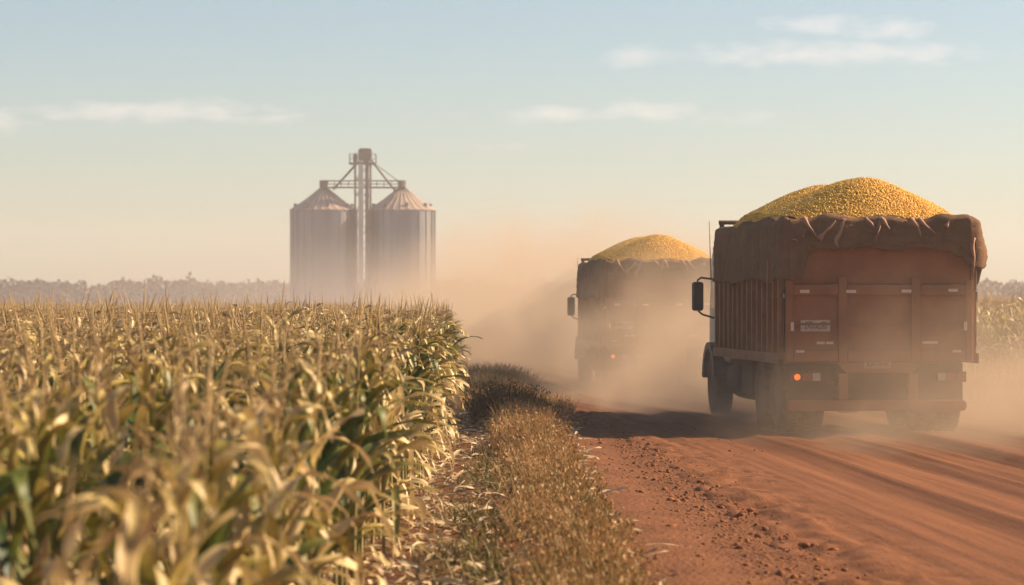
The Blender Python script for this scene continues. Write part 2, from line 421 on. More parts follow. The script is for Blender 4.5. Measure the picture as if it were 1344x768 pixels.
def build_tower():
    x0 = sx(476.5); y0 = SY - .4; ztop = sz(215)
    t = empty('elevator_tower', (x0, y0, 0)); tag(t, 'tall lattice grain elevator tower between the two silos', 'elevator tower')
    h = .85
    bm = bmesh.new()
    for sx_ in (-h, h):
        for sy_ in (-h, h): tube(bm, [(sx_, sy_, 0), (sx_, sy_, ztop)], .075, 5)
    nl = 10
    for k in range(nl):
        za, zb = ztop * k / nl, ztop * (k + 1) / nl
        for s in (-h, h):
            tube(bm, [(-h, s, za), (h, s, zb)], .035, 4); tube(bm, [(s, -h, zb), (s, h, za)], .035, 4)
            tube(bm, [(-h, s, zb), (h, s, zb)], .04, 4); tube(bm, [(s, -h, zb), (s, h, zb)], .04, 4)
    bm_obj('lattice_frame', bm, M_steel, t)
    for dx, w, mt in ((-.16, .26, M_pipe), (.52, .20, M_steel)):
        bm = bmesh.new(); box(bm, dx - w, dx + w, -1.35, -.9, .2, ztop + .3); bm_obj('leg_casing', bm, mt, t)
    bm = bmesh.new(); box(bm, -1.5, 1.5, -1.4, 1.4, ztop - .08, ztop + .06); bm_obj('platform', bm, M_steel, t)
    bm = bmesh.new()
    for s in (-1.45, 1.45):
        for q in (-1.35, 0, 1.35): tube(bm, [(s, q, ztop), (s, q, ztop + 1.05)], .03, 4)
        for z in (.55, 1.05): tube(bm, [(s, -1.35, ztop + z), (s, 1.35, ztop + z)], .03, 4)
    for s in (-1.35, 1.35):
        for z in (.55, 1.05): tube(bm, [(-1.45, s, ztop + z), (1.45, s, ztop + z)], .03, 4)
    bm_obj('guard_rail', bm, M_steel, t)
    zh = sz(195)
    bm = bmesh.new()
    prism(bm, [(-.45, ztop + .06), (.75, ztop + .06), (1.0, zh - .95), (1.0, zh - .15), (.75, zh), (-.25, zh), (-.5, zh - .2), (-.5, zh - .9)], 1, -.55, .55)
    bm_obj('elevator_head', bm, M_steel, t, bevel=.05)
    bm = bmesh.new(); lathe(bm, [(ztop + .06, .22), (ztop + .8, .26), (ztop + 1.15, .18)], 12, 'z', (-.85, 0, 0)); bm_obj('drive_motor', bm, M_steel, t)
    # catwalk joining the two silo tops
    xl, xr = sx(425) - x0, sx(527.5) - x0; zb, zt = sz(246), sz(237.5)
    bm = bmesh.new()
    box(bm, xl - .4, xr + .4, -.5, .5, zb - .1, zb + .05)
    for s in (-.5, .5):
        tube(bm, [(xl - .4, s, zt), (xr + .4, s, zt)], .05, 5); tube(bm, [(xl - .4, s, (zb + zt) / 2), (xr + .4, s, (zb + zt) / 2)], .03, 5)
        n = 12
        for k in range(n + 1):
            x = xl - .4 + (xr - xl + .8) * k / n; tube(bm, [(x, s, zb), (x, s, zt)], .03, 4)
    bm_obj('catwalk', bm, M_steel, t)
    for (xe, xa) in ((xr - .7, .85), (xl + 1.1, -.2)):
        bm = bmesh.new(); tube(bm, [(xa, -.3, ztop + .5), (xe, -.3, sz(251) if xe > 0 else sz(249))], .13, 8); bm_obj('grain_spout', bm, M_steel, t)
    bm = bmesh.new(); tube(bm, [(1.3, .4, ztop), (xr - .4, .4, zt)], .05, 5); bm_obj('brace', bm, M_steel, t)
    return t
build_tower()

# ------------------------------------------------------------------ far wood on the horizon
def build_treeline():
    Vs = []; A = []
    x = -215.0
    while x < 245:
        h = rng.uniform(5.2, 5.7) + .6 * (vnoise(np.array([x * .07]), np.array([3.0]), 4)[0] - .3) + (.6 if rng.random() < .04 else 0)
        w = rng.uniform(2.2, 3.8); y = rng.uniform(438, 462)
        n = 420
        u = rng.normal(size=(n, 3)); u /= np.linalg.norm(u, axis=1)[:, None]
        rad = rng.uniform(.55, 1.0, n) ** .6
        lob = 1 + .25 * np.sin(u[:, 0] * 5 + x) * np.cos(u[:, 2] * 4 + y)
        c = np.array([x, y, h * .5]) + u * rad[:, None] * lob[:, None] * np.array([w, w, h * .5])
        s = rng.uniform(.25, .6, n)
        d1 = rng.normal(size=(n, 3)); d1 /= np.linalg.norm(d1, axis=1)[:, None]
        d2 = np.cross(d1, rng.normal(size=(n, 3))); d2 /= np.linalg.norm(d2, axis=1)[:, None]
        q = np.stack([c - d1 * s[:, None], c + d2 * s[:, None] * .7, c + d1 * s[:, None], c - d2 * s[:, None] * .7], 1)
        Vs.append(q.reshape(-1, 3)); A.append(np.repeat(rng.random(n), 4))
        # trunk
        tw = .16
        q = np.array([[x - tw, y, 0], [x + tw, y, 0], [x + tw * .5, y, h * .6], [x - tw * .5, y, h * .6], [x, y - tw, 0], [x, y + tw, 0], [x, y + tw * .5, h * .6], [x, y - tw * .5, h * .6]])
        Vs.append(q); A.append(np.full(8, .2))
        x += rng.uniform(.9, 1.6)
    V = np.concatenate(Vs); F = np.arange(len(V)).reshape(-1, 4)
    o = obj('treeline', np_mesh('treeline', V, F, [M_wood], False, {'tone': np.concatenate(A)}))
    tag(o, 'hazy dark wood along the horizon beyond the corn', 'wood', kind='stuff')
build_treeline()

# ------------------------------------------------------------------ corn
def leaf_strip(base, az, length, width, th0, droop, seg, rs, tone, fold=False, wave=1.0):
    """one corn leaf: V-folded arching strip. returns verts, faces, tone"""
    s = np.linspace(0, 1, seg + 1)
    pw = rs.uniform(.9, 2.2)
    th = th0 - droop * s ** pw
    if fold:
        k = rs.uniform(.3, .6); th = np.where(s > k, np.minimum(th, R(-rs.uniform(55, 85))), th)
    th = np.maximum(th, R(-86))
    ds = length / seg
    hr = np.concatenate([[0], np.cumsum(np.cos(th[:-1]) * ds)]); hz = np.concatenate([[0], np.cumsum(np.sin(th[:-1]) * ds)])
    azs = az + rs.uniform(-.5, .5) * s ** 2
    cx, sx_ = np.cos(azs), np.sin(azs)
    P = np.stack([base[0] + hr * cx, base[1] + hr * sx_, base[2] + hz], -1)
    tw = rs.uniform(-1.1, 1.1) * s * wave + rs.uniform(-.3, .3)
    side = np.stack([-sx_ * np.cos(tw), cx * np.cos(tw), np.sin(tw)], -1)
    nrm = np.stack([-np.sin(th) * cx, -np.sin(th) * sx_, np.cos(th)], -1)
    w = width * np.minimum(1, .45 + s * 4) * np.clip(1 - s ** 2.4, 0, 1) + .003
    wav = .18 * width * np.sin(s * rs.uniform(9, 17) + rs.uniform(0, 6)) * wave
    Lf = P + side * w[:, None] * .5 + nrm * (w * .22 + wav)[:, None]
    Rt = P - side * w[:, None] * .5 + nrm * (w * .22 - wav)[:, None]
    V = np.stack([Lf, P, Rt], 1).reshape(-1, 3)
    f = []
    for i in range(seg):
        a = i * 3; f += [(a, a + 1, a + 4, a + 3), (a + 1, a + 2, a + 5, a + 4)]
    tn = np.repeat(np.clip(tone + .30 * (s - .45) * (1 if tone > .3 else 1.6), 0, 1), 3)
    return V, np.array(f), tn
def np_tube(pts, rs_, n=5):
    pts = np.asarray(pts, float); m = len(pts)
    d = np.gradient(pts, axis=0); d /= np.linalg.norm(d, axis=1)[:, None] + 1e-9
    ref = np.array([1.0, .02, 0.0]) if abs(d[0][0]) < .8 else np.array([0, 1.0, 0.0])
    a = np.cross(d, ref); a /= np.linalg.norm(a, axis=1)[:, None] + 1e-9; b = np.cross(d, a)
    t = np.linspace(0, 2 * np.pi, n, endpoint=False)
    V = pts[:, None, :] + (a[:, None, :] * np.cos(t)[None, :, None] + b[:, None, :] * np.sin(t)[None, :, None]) * np.asarray(rs_)[:, None, None]
    V = V.reshape(-1, 3); f = []
    for i in range(m - 1):
        for k in range(n): f.append((i * n + k, i * n + (k + 1) % n, (i + 1) * n + (k + 1) % n, (i + 1) * n + k))
    return V, np.array(f)
class Acc:
    def __init__(s): s.V = []; s.F = []; s.A = []; s.n = 0
    def add(s, V, F, A):
        s.V.append(V); s.F.append(F + s.n); s.A.append(A if isinstance(A, np.ndarray) else np.full(len(V), A)); s.n += len(V)
    def get(s): return np.concatenate(s.V), np.concatenate(s.F), np.concatenate(s.A)
def corn_plant(seed, green, lod):
    """lod 0: near (full), 1: middle, 2: far. heights for a plant whose tassel tip is at 1.0*1.78 m. green 0..1"""
    rs = np.random.default_rng(seed)
    H = 1.42
    lean = rs.uniform(-.06, .06, 2)
    zs = np.linspace(-.05, H, (9, 5, 3)[lod])
    st = np.stack([lean[0] * (zs / H) ** 2 + .008 * np.sin(zs * 7 + seed), lean[1] * (zs / H) ** 2, zs], -1)
    def at(z): return np.array([np.interp(z, zs, st[:, k]) for k in range(3)])
    stalk, fol, tas, ear = Acc(), Acc(), Acc(), Acc()
    n = (7, 5, 3)[lod]
    V, F = np_tube(st, np.interp(zs, [0, H], [.0135, .006]), n)
    stalk.add(V, F, np.clip(.75 - green * .7 + .2 * (zs[:, None] / H) + np.zeros((1, n)), 0, 1).ravel())
    nl = (11, 10, 6)[lod]; seg = (10, 7, 4)[lod]
    az0 = rs.uniform(0, 6.28)
    z0 = .10 if lod < 2 else .75
    for i in range(nl):
        f = i / (nl - 1); z = z0 + (H - .08 - z0) * f
        az = az0 + math.pi * (i % 2) + rs.uniform(-.6, .6)
        fl = 1.0 if lod == 2 else f
        ln = np.interp(fl, [0, .35, .7, 1], [.45, .78, .70, .40]) * rs.uniform(.8, 1.15)
        wd = np.interp(fl, [0, .4, .8, 1], [.055, .096, .080, .055]) * rs.uniform(.8, 1.15)
        # low leaves are the driest and hang; the middle stays green longest
        tone = .84 - green * np.interp(fl, [0, .25, .55, .85, 1], [.15, .50, .78, .6, .4]) + rs.normal(0, .11)
        tone = float(np.clip(tone, .04, .97))
        dry = tone > .5
        th0 = R(rs.uniform(52, 82)); droop = R(rs.uniform(118, 172) if dry else rs.uniform(70, 130))
        if fl < .25 and dry: th0 = R(rs.uniform(10, 45)); droop = R(150)
        if fl > .5 and rs.random() < .55: th0 = R(rs.uniform(64, 86)); droop = R(rs.uniform(40, 110)); ln *= .8
        V, F, A = leaf_strip(at(z), az, ln, wd * (.85 if dry else 1.0), th0, droop, seg, rs, tone, fold=rs.random() < (.5 if dry else .2), wave=1.0 if dry else .5)
        fol.add(V, F, A)
    # tassel
    top = at(H); d = np.array([lean[0] * 2 + rs.uniform(-.12, .12), lean[1] * 2 + rs.uniform(-.12, .12), 1.0]); d /= np.linalg.norm(d)
    d = d + np.array([rs.uniform(-.25, .25), rs.uniform(-.25, .25), 0]); tip = top + d * (rs.uniform(.26, .42) if lod < 2 else rs.uniform(.22, .36))
    k = (4, 3, 2)[lod]
    V, F = np_tube([top + (tip - top) * t for t in np.linspace(0, 1, 5)], [.004, .005, .006, .005, .002], k if k > 2 else 3); tas.add(V, F, rs.uniform(.2, 1))
    for j in range((6, 5, 3)[lod]):
        b0 = top + (tip - top) * rs.uniform(.05, .45); a = rs.uniform(0, 6.28); el = R(rs.uniform(22, 64)); L_ = rs.uniform(.13, .24)
        pts = [b0 + np.array([math.cos(a) * math.cos(el), math.sin(a) * math.cos(el), math.sin(el) - .55 * t]) * L_ * t for t in (0, .35, .7, 1)]
        V, F = np_tube(pts, [.0025, .0042, .004, .0015], 3); tas.add(V, F, rs.uniform(.1, 1))
    if lod < 2:
        zz = rs.uniform(.62, .85); a = az0 + rs.uniform(-.5, .5); b0 = at(zz)
        dr = np.array([math.cos(a) * .55, math.sin(a) * .55, .8 if rs.random() < .6 else -.7]); dr /= np.linalg.norm(dr)
        b1 = b0 + np.array([math.cos(a), math.sin(a), 0]) * .02
        pts = [b1 + dr * t for t in (0, .04, .10, .17, .22, .27)]
        V, F = np_tube(pts, [.012, .026, .030, .026, .017, .004], 7 if lod == 0 else 5); ear.add(V, F, np.repeat(np.array([.62, .68, .72, .76, .8, .85]) , 7 if lod == 0 else 5))
    return stalk, fol, tas, ear

NEAR_VAR = 14
near_meshes = []
for v in range(NEAR_VAR):
    g = [.15, .3, .45, .6, .2, .8, .35, .5, .7, .25, .95, .1, .85, 1.0][v]
    s_, f_, t_, e_ = corn_plant(100 + v, g, 0)
    row = []
    for nm, acc, mt in (('stalk', s_, M_stalk), ('foliage', f_, M_corn), ('tassel', t_, M_tassel), ('ear', e_, M_corn)):
        V, F, A = acc.get(); row.append((nm, np_mesh('corn_' + nm, V, F, [mt], True, {'tone': A})))
    near_meshes.append((g, row))
def merged_variants(lod, n, seed):
    out = []
    for v in range(n):
        g = v / (n - 1)
        s_, f_, t_, e_ = corn_plant(seed + v, g, lod)
        Vs, Fs, As, Ms = [], [], [], []; off = 0
        for k, acc in enumerate((s_, f_, t_, e_)):
            if not acc.V: continue
            V, F, A = acc.get(); Vs.append(V); Fs.append(F + off); As.append(A); Ms.append(np.full(len(F), (1, 0, 2, 0)[k])); off += len(V)
        out.append((np.concatenate(Vs), np.concatenate(Fs), np.concatenate(As), np.concatenate(Ms)))
    return out
def height_scale(y):
    # nearest plants stand a touch lower than the eye; the far field rises with the land
    return np.interp(y, [4, 9, 14, 25, 60, 120], [.86, .91, .96, 1.0, 1.05, 1.07])
def corn_positions():
    P = []
    y = 4.6
    rows = 60
    for r in range(rows):
        y = 6.3 + rng.uniform(0, .3)
        while y < 152:
            x = edge_x(y) - .80 * r + rng.normal(0, .06)
            if x > -.1895 * y * 1.22 - 2.2:
                P.append((x, y + rng.normal(0, .04), r))
            y += (.32 if y < 30 else .30 if y < 80 else .42) * rng.uniform(.7, 1.35)
    return np.array(P)
CP = corn_positions()
def choose_near():
    x, y, r = CP[:, 0], CP[:, 1], CP[:, 2]
    infr = (x > -.1895 * y - .45)
    score = y - np.where(r < 1, 14, 0) - np.where(r == 1, 6, 0)     # edge rows show whole
    score = np.where(infr, score, 1e6)
    order = np.argsort(score)
    sel = np.zeros(len(CP), bool); sel[order[:298]] = True
    return sel
SEL = choose_near()
def green_of(x, y, r):
    g = .24 + .8 * (vnoise(np.array([x * .5]), np.array([y * .25]), 9)[0] - .5) + random.uniform(-.25, .25)
    if y < 13: g -= .10
    if r < 1.5: g += .26
    if r < 2.5 and 34 < y < 75: g += .40
    return min(max(g, .02), 1.0)
def build_corn():
    gv = np.array([g for g, _ in near_meshes])
    for (x, y, r) in CP[SEL]:
        g = green_of(x, y, r)
        k = int(np.argsort(np.abs(gv - g))[random.randrange(3)])
        t = empty('corn_plant', (x, y, float(ground_z(np.array([x]), np.array([y]))[0]) - .01), random.uniform(0, 6.283))
        hs = float(height_scale(y)) * random.uniform(.93, 1.05)
        if random.random() < .05 and y < 30: hs *= 1.08
        t.scale = (hs * random.uniform(.95, 1.1),) * 2 + (hs,)
        if r < .5: lab = 'corn plant with drooping leaves in the outermost row beside the grassy verge'; grp = 'corn plants in the outermost row'
        elif y < 13: lab = 'blurred dry corn plant close to the viewer, inside the field'; grp = 'blurred corn plants close by'
        else: lab = 'dry tan corn plant standing within the field behind the blurred rows'; grp = 'corn plants further into the field'
        tag(t, lab, 'corn plant', grp)
        for nm, me in near_meshes[k][1]: obj(nm, me, t)
def stuff_corn(name, pts, label, boost=0.0, tall=1.0):
    mid = merged_variants(1, 8, 300); far = merged_variants(2, 8, 500)
    Vs, Fs, As, Ms = [], [], [], []; off = 0
    for (x, y, r) in pts:
        g = min(1, green_of(x, y, r) + boost)
        lib = mid if (y < 62 or r < 2) else far
        k = int(np.clip(round(g * 7 + random.uniform(-1, 1)), 0, 7))
        V, F, A, M_ = lib[k]
        a = random.uniform(0, 6.283); hs = float(height_scale(y)) * random.uniform(.90, 1.08) * tall; c, s = math.cos(a) * hs, math.sin(a) * hs
        W_ = np.empty_like(V); W_[:, 0] = x + V[:, 0] * c - V[:, 1] * s; W_[:, 1] = y + V[:, 0] * s + V[:, 1] * c
        W_[:, 2] = V[:, 2] * hs + float(ground_z(np.array([x]), np.array([y]))[0]) - .01
        Vs.append(W_); Fs.append(F + off); As.append(A + random.uniform(-.06, .06)); Ms.append(M_); off += len(V)
    me = np_mesh(name, np.concatenate(Vs), np.concatenate(Fs), [M_corn, M_stalk, M_tassel], True, {'tone': np.concatenate(As)}, np.concatenate(Ms))
    o = obj(name, me); tag(o, label, 'cornfield', kind='stuff')
build_corn()
stuff_corn('cornfield', CP[~SEL], 'dense mass of ripening corn stretching back to the silos')
def right_field():
    P = []
    for r in range(34):
        y = 40 + rng.uniform(0, .3)
        while y < 170:
            x = road_l(y) + ROAD_W + .9 + .74 * r + rng.normal(0, .05)
            if x < .1895 * y * 1.35 + 6: P.append((x, y, r))
            y += (.26 if y < 80 else .42) * rng.uniform(.75, 1.3)
    return np.array(P)
stuff_corn('cornfield', right_field(), 'pale sunlit corn standing across the road beside the front truck', -.12, 1.15)

# ------------------------------------------------------------------ verge: grass, weeds, litter, clods, bushes
def blades(n, px, py, h, w, tone, lean, curve=.4, heads=0.35, rs=rng):
    """n blades as bent 3-point strips, with small seed heads on some"""
    a = rs.uniform(0, 2 * np.pi, n); le = lean * rs.uniform(.2, 1.3, n)
    z0 = ground_z(px, py) - .01
    d = np.stack([np.cos(a), np.sin(a)], -1); sd_ = np.stack([-d[:, 1], d[:, 0]], -1)
    b = np.stack([px, py, z0], -1)
    def pt(t, ww):
        c = b.copy(); c[:, :2] += d * (le * h * (t + curve * t * t))[:, None]; c[:, 2] += h * t * (1 - .25 * le * t)
        l = c.copy(); l[:, :2] += sd_ * (ww * w)[:, None]; q = c.copy(); q[:, :2] -= sd_ * (ww * w)[:, None]
        return l, q
    l0, r0 = pt(0.0, 1.0); l1, r1 = pt(.55, .8); l2, r2 = pt(1.0, .25)
    V = np.stack([l0, r0, l1, r1, l2, r2], 1).reshape(-1, 3)
    i = np.arange(n)[:, None] * 6
    F = np.concatenate([i + np.array([[0, 1, 3, 2]]), i + np.array([[2, 3, 5, 4]])])
    A = np.repeat(tone, 6)
    Vs, Fs, As = [V], [F], [A]; off = len(V)
    for rep in range(3):
        m = rs.random(n) < heads; k = int(m.sum())
        if not k: continue
        t = rs.uniform(.45, 1.0); c = (pt(t, 0.0)[0])[m] + rs.normal(0, .006, (k, 3))
        s1 = rs.normal(size=(k, 3)) * .006; s1[:, 2] = np.abs(s1[:, 2]) + .010; s2 = rs.normal(size=(k, 3)) * .007; 
        q = np.stack([c - s1, c + s2, c + s1, c - s2], 1).reshape(-1, 3)
        Vs.append(q); Fs.append(np.arange(k * 4).reshape(-1, 4) + off); As.append(np.repeat(np.clip(tone[m] + rs.uniform(-.35, .22, k), 0, 1), 4)); off += k * 4
    return np.concatenate(Vs), np.concatenate(Fs), np.concatenate(As)
def in_px(px0, py): return 0
def build_verge():
    # dry reddish grass: dense between the corn litter and the road edge
    n = 46000
    y = 13.0 + 37 * rng.random(n) ** 1.25
    lo = np.interp(y, [13, 17, 22, 30, 36, 42, 50], [.0, -.10, -.18, -.28, -.30, -.35, -.4]); hi = np.interp(y, [13, 17, 22, 30, 36, 50], [.72, .84, .80, .74, .70, .35])
    x = lo + (hi - lo) * np.clip(rng.normal(.5, .25, n), -.12, 1.15)
    dens = fbm(x * 1.6, y * .9, 41); keep = dens + rng.normal(0, .06, n) > .43
    e0 = np.minimum(x - np.interp(y, [13, 17, 22, 30, 50], [-.02, -.10, -.24, -.40, -.5]), np.interp(y, [13, 17, 30, 50], [.92, 1.0, .95, .55]) - x)
    keep &= rng.random(n) < np.clip(.16 + e0 / .6, 0, 1)
    x, y = x[keep], y[keep]; n = len(x)
    e = np.minimum((x - np.interp(y, [13, 30, 50], [-.2, -.35, -.5])), (np.interp(y, [13, 17, 30, 50], [.85, .95, .9, .5]) - x))
    h = (.08 + .27 * sstep(0, .35, e)) * rng.uniform(.4, 1.25, n) * (.45 + 1.0 * vnoise(x * 2.2, y * .9, 77))
    tone = np.clip(.55 + .28 * (fbm(x * 1.2, y * .6, 55) - .5) * 2 - .08 * sstep(26, 15, y) + rng.normal(0, .15, n), 0, 1)
    V, F, A = blades(n, x, y, h, np.full(n, .0022), tone, .5, heads=.95)
    o = obj('dry_grass', np_mesh('dry_grass', V, F, [M_grass], False, {'tone': A})); tag(o, 'reddish dry grass with fine seed heads along the verge', 'grass', kind='stuff')
    # short scattered grass further along both sides of the road
    n = 15000; y = 44 + 70 * rng.random(n) ** 1.4; x = np.interp(y, [44, 60, 80, 115], [-.9, -1.2, -2.2, -4.5]) + (road_l(y) + .1 - np.interp(y, [44, 60, 80, 115], [-.9, -1.2, -2.2, -4.5])) * rng.random(n)
    tone = np.clip(.5 + rng.normal(0, .2, n), 0, 1)
    V, F, A = blades(n, x, y, rng.uniform(.10, .34, n), np.full(n, .005), tone, .4)
    n2 = 9000; y2 = 44 + 60 * rng.random(n2); x2 = road_l(y2) + ROAD_W + rng.uniform(-.1, 1.0, n2)
    V2, F2, A2 = blades(n2, x2, y2, rng.uniform(.1, .35, n2), np.full(n2, .006), np.clip(.55 + rng.normal(0, .2, n2), 0, 1), .4)
    o = obj('roadside_grass', np_mesh('roadside_grass', np.concatenate([V, V2]), np.concatenate([F, F2 + len(V)]), [M_grass], False, {'tone': np.concatenate([A, A2])}))
    tag(o, 'short dusty grass along the far stretch of the road', 'grass', kind='stuff')
    # green weeds by the litter
    n = 1800; cxs = rng.uniform(-.5, .05, 40); cys = rng.uniform(15, 31, 40)
    k = rng.integers(0, 40, n); x = cxs[k] + rng.normal(0, .09, n); y = cys[k] + rng.normal(0, .25, n)
    k2 = rng.random(n) < .0; x[k2] = rng.uniform(.7, 1.0, k2.sum()); y[k2] = rng.uniform(17, 19, k2.sum())
    V, F, A = blades(n, x, y, rng.uniform(.05, .20, n), rng.uniform(.005, .013, n), np.clip(.16 + rng.normal(0, .1, n), 0, .45), .9, heads=0)
    o = obj('weeds', np_mesh('weeds', V, F, [M_grass], False, {'tone': A})); tag(o, 'low green weeds among the fallen corn leaves', 'weeds', kind='stuff')
    # litter: fallen dry leaves
    acc = Acc()
    for i in range(3200):
        y = 13 + 30 * random.random() ** 1.2
        x = random.uniform(-1.5, -.05) if random.random() < .82 else random.uniform(-.1, .9)
        if random.random() < .05: x = random.uniform(.35, .75); y = random.uniform(24, 28)
        ln = random.uniform(.06, .34); w = random.uniform(.012, .045)
        z = float(ground_z(np.array([x]), np.array([y]))[0]) + random.uniform(.006, .05)
        V, F, A = leaf_strip((x, y, z), random.uniform(0, 6.28), ln, w, R(random.uniform(-5, 28)), R(random.uniform(10, 60)), 4, rng, .5)
        V[:, 2] = np.maximum(V[:, 2], z - .02)
        acc.add(V, F, np.full(len(V), random.uniform(.1, 1)))
    V, F, A = acc.get()
    o = obj('leaf_litter', np_mesh('leaf_litter', V, F, [M_litter], True, {'tone': A})); tag(o, 'fallen dry corn leaves on the red soil', 'leaf litter', kind='stuff')
    # clods of red soil along the road edge
    bm = bmesh.new(); bmesh.ops.create_icosphere(bm, subdivisions=1, radius=1.0)
    bm.verts.ensure_lookup_table(); U = np.array([v.co[:] for v in bm.verts]); Fi = np.array([[v.index for v in f.verts] for f in bm.faces]); bm.free()
    Vs, Fs = [], []; off = 0
    for i in range(3900):
        y = 13 + 32 * random.random() ** 1.3
        t = random.gauss(.10, .22) if random.random() < .85 else random.uniform(-.5, 1.6)
        x = float(road_l(y)) + t
        s = abs(random.gauss(0, .008)) + .004
        if i % 4 == 0: t = random.uniform(.3, 6.0); s = random.uniform(.003, .010)
        if random.random() < .05 and t < .7: s = random.uniform(.02, .042)
        V = U * (1 + .3 * rng.normal(size=(len(U), 1))) * np.array([s, s, s * random.uniform(.5, .8)])
        zr = float(T(y)) + .0
        z = max(float(ground_z(np.array([x]), np.array([y]))[0]), zr - .01 + (.03 * max(0, 1 - t)) if t > .25 else -9) + s * .05
        Vs.append(V + np.array([x, y, z])); Fs.append(Fi + off); off += len(V)
    o = obj('soil_rubble', np_mesh('soil_rubble', np.concatenate(Vs), np.concatenate(Fs), [M_clod], False)); tag(o, 'crumbled clods of red soil along the road edge', 'soil clods', kind='stuff')
build_verge()
def bush(x, y, w, h, label, tone0, n, seed):
    rs = np.random.default_rng(seed)
    t = empty('bush', (x, y, 0)); tag(t, label, 'bush', 'bushes on the verge')
    a = rs.uniform(0, 6.28, n); r = w * np.sqrt(rs.random(n)) * .55
    px = x + r * np.cos(a); py = y + r * np.sin(a) * 1.2
    hh = h * rs.uniform(.45, 1.05, n) * (1 - .35 * (r / (w * .55)) ** 2)
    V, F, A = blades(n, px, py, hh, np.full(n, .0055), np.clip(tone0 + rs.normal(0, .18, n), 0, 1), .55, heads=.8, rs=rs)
    V = V - np.array([x, y, 0])
    obj('foliage', np_mesh('bush_foliage', V, F, [M_bush], False, {'tone': A}), t)
    bm = bmesh.new()
    z0 = float(ground_z(np.array([x]), np.array([y]))[0])
    for k in range(14):
        b = rs.uniform(0, 6.28); q = rs.uniform(.3, .5) * w
        tube(bm, [(0.02 * math.cos(b), .02 * math.sin(b), z0 - .02), (q * .4 * math.cos(b), q * .4 * math.sin(b), z0 + h * .4), (q * .8 * math.cos(b), q * .8 * math.sin(b), z0 + h * .85)], [.008, .005, .002], 5)
    bm_obj('stem', bm, M_bush, t)
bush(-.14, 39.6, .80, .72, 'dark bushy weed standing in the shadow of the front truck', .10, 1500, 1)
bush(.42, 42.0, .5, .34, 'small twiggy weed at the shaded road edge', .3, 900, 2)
bush(-.55, 55.0, 1.5, .62, 'wide dusty brown bush at the corn edge beyond the shadow', .7, 3400, 3)
bush(-.35, 62.0, 1.6, .72, 'pale twiggy bush fading into the dust beside the road', .8, 3000, 4)

# ------------------------------------------------------------------ trucks
def text_mesh(s, size, m, name, parent, loc, extrude=.002, italic=0.0, sx_=1.0):
    cu = bpy.data.curves.new('txt', 'FONT'); cu.body = s; cu.size = size; cu.extrude = extrude; cu.align_x = 'CENTER'; cu.align_y = 'CENTER'; cu.shear = italic
    o = bpy.data.objects.new('txt', cu); C.objects.link(o)
    dg = bpy.context.evaluated_depsgraph_get()
    me = bpy.data.meshes.new_from_object(o.evaluated_get(dg)); me.name = name
    bpy.data.objects.remove(o)
    me.materials.clear(); me.materials.append(m)
    t = obj(name, me, parent); t.rotation_euler = (R(90), 0, 0); t.location = loc; t.scale = (sx_, 1, 1)
    return t
PPM = 95.35
def lx(px): return (px - 672) / PPM - 5.05
def lz(py): return CAMZ + (400 - py) / PPM

def make_wheel(parent, x, y, w=.27, r=.515, hub_out=1):
    wh = bpy.data.objects.new('wheel', None); link(wh, parent); wh.location = (x, y, r)
    bm = bmesh.new(); h = w / 2
    lathe(bm, [(-h * .8, r * .56), (-h, r * .72), (-h * .98, r * .88), (-h * .8, r * .965), (-h * .4, r * .985), (h * .4, r * .985), (h * .8, r * .965), (h * .98, r * .88), (h, r * .72), (h * .8, r * .56)], 40, 'x')
    n = 44
    for k in range(n):      # tread lugs, angled across the tread
        a = 2 * math.pi * k / n
        for s in (-1, 1):
            b2 = bmesh.new(); box(b2, min(s * .015, s * h * .95), max(s * .015, s * h * .95), -.019, .019, r * .955, r * 1.008)
            for v in b2.verts: v.co.y += abs(v.co.x) * .35
            bmesh.ops.rotate(b2, verts=b2.verts, matrix=Matrix.Rotation(a, 3, 'X'))
            me = bpy.data.meshes.new('t'); b2.to_mesh(me); b2.free(); bm.from_mesh(me); bpy.data.meshes.remove(me)
    bm_obj('tyre', bm, M_rubber, wh)
    bm = bmesh.new(); o = hub_out
    lathe(bm, [(-h * .75, r * .57), (-h * .75, r * .5), (o * h * .1, r * .42), (o * h * .2, r * .2), (o * h * .7, r * .19), (o * h * .75, .02), (h * .76, r * .57) if o < 0 else (h * .75, .015)], 24, 'x', close=False)
    lathe(bm, [(-h * .78, r * .575), (h * .78, r * .575), (h * .78, r * .5), (-h * .78, r * .5), (-h * .78, r * .575)], 28, 'x', close=False)
    bm_obj('rim', bm, M_rim, wh, True)
    return wh

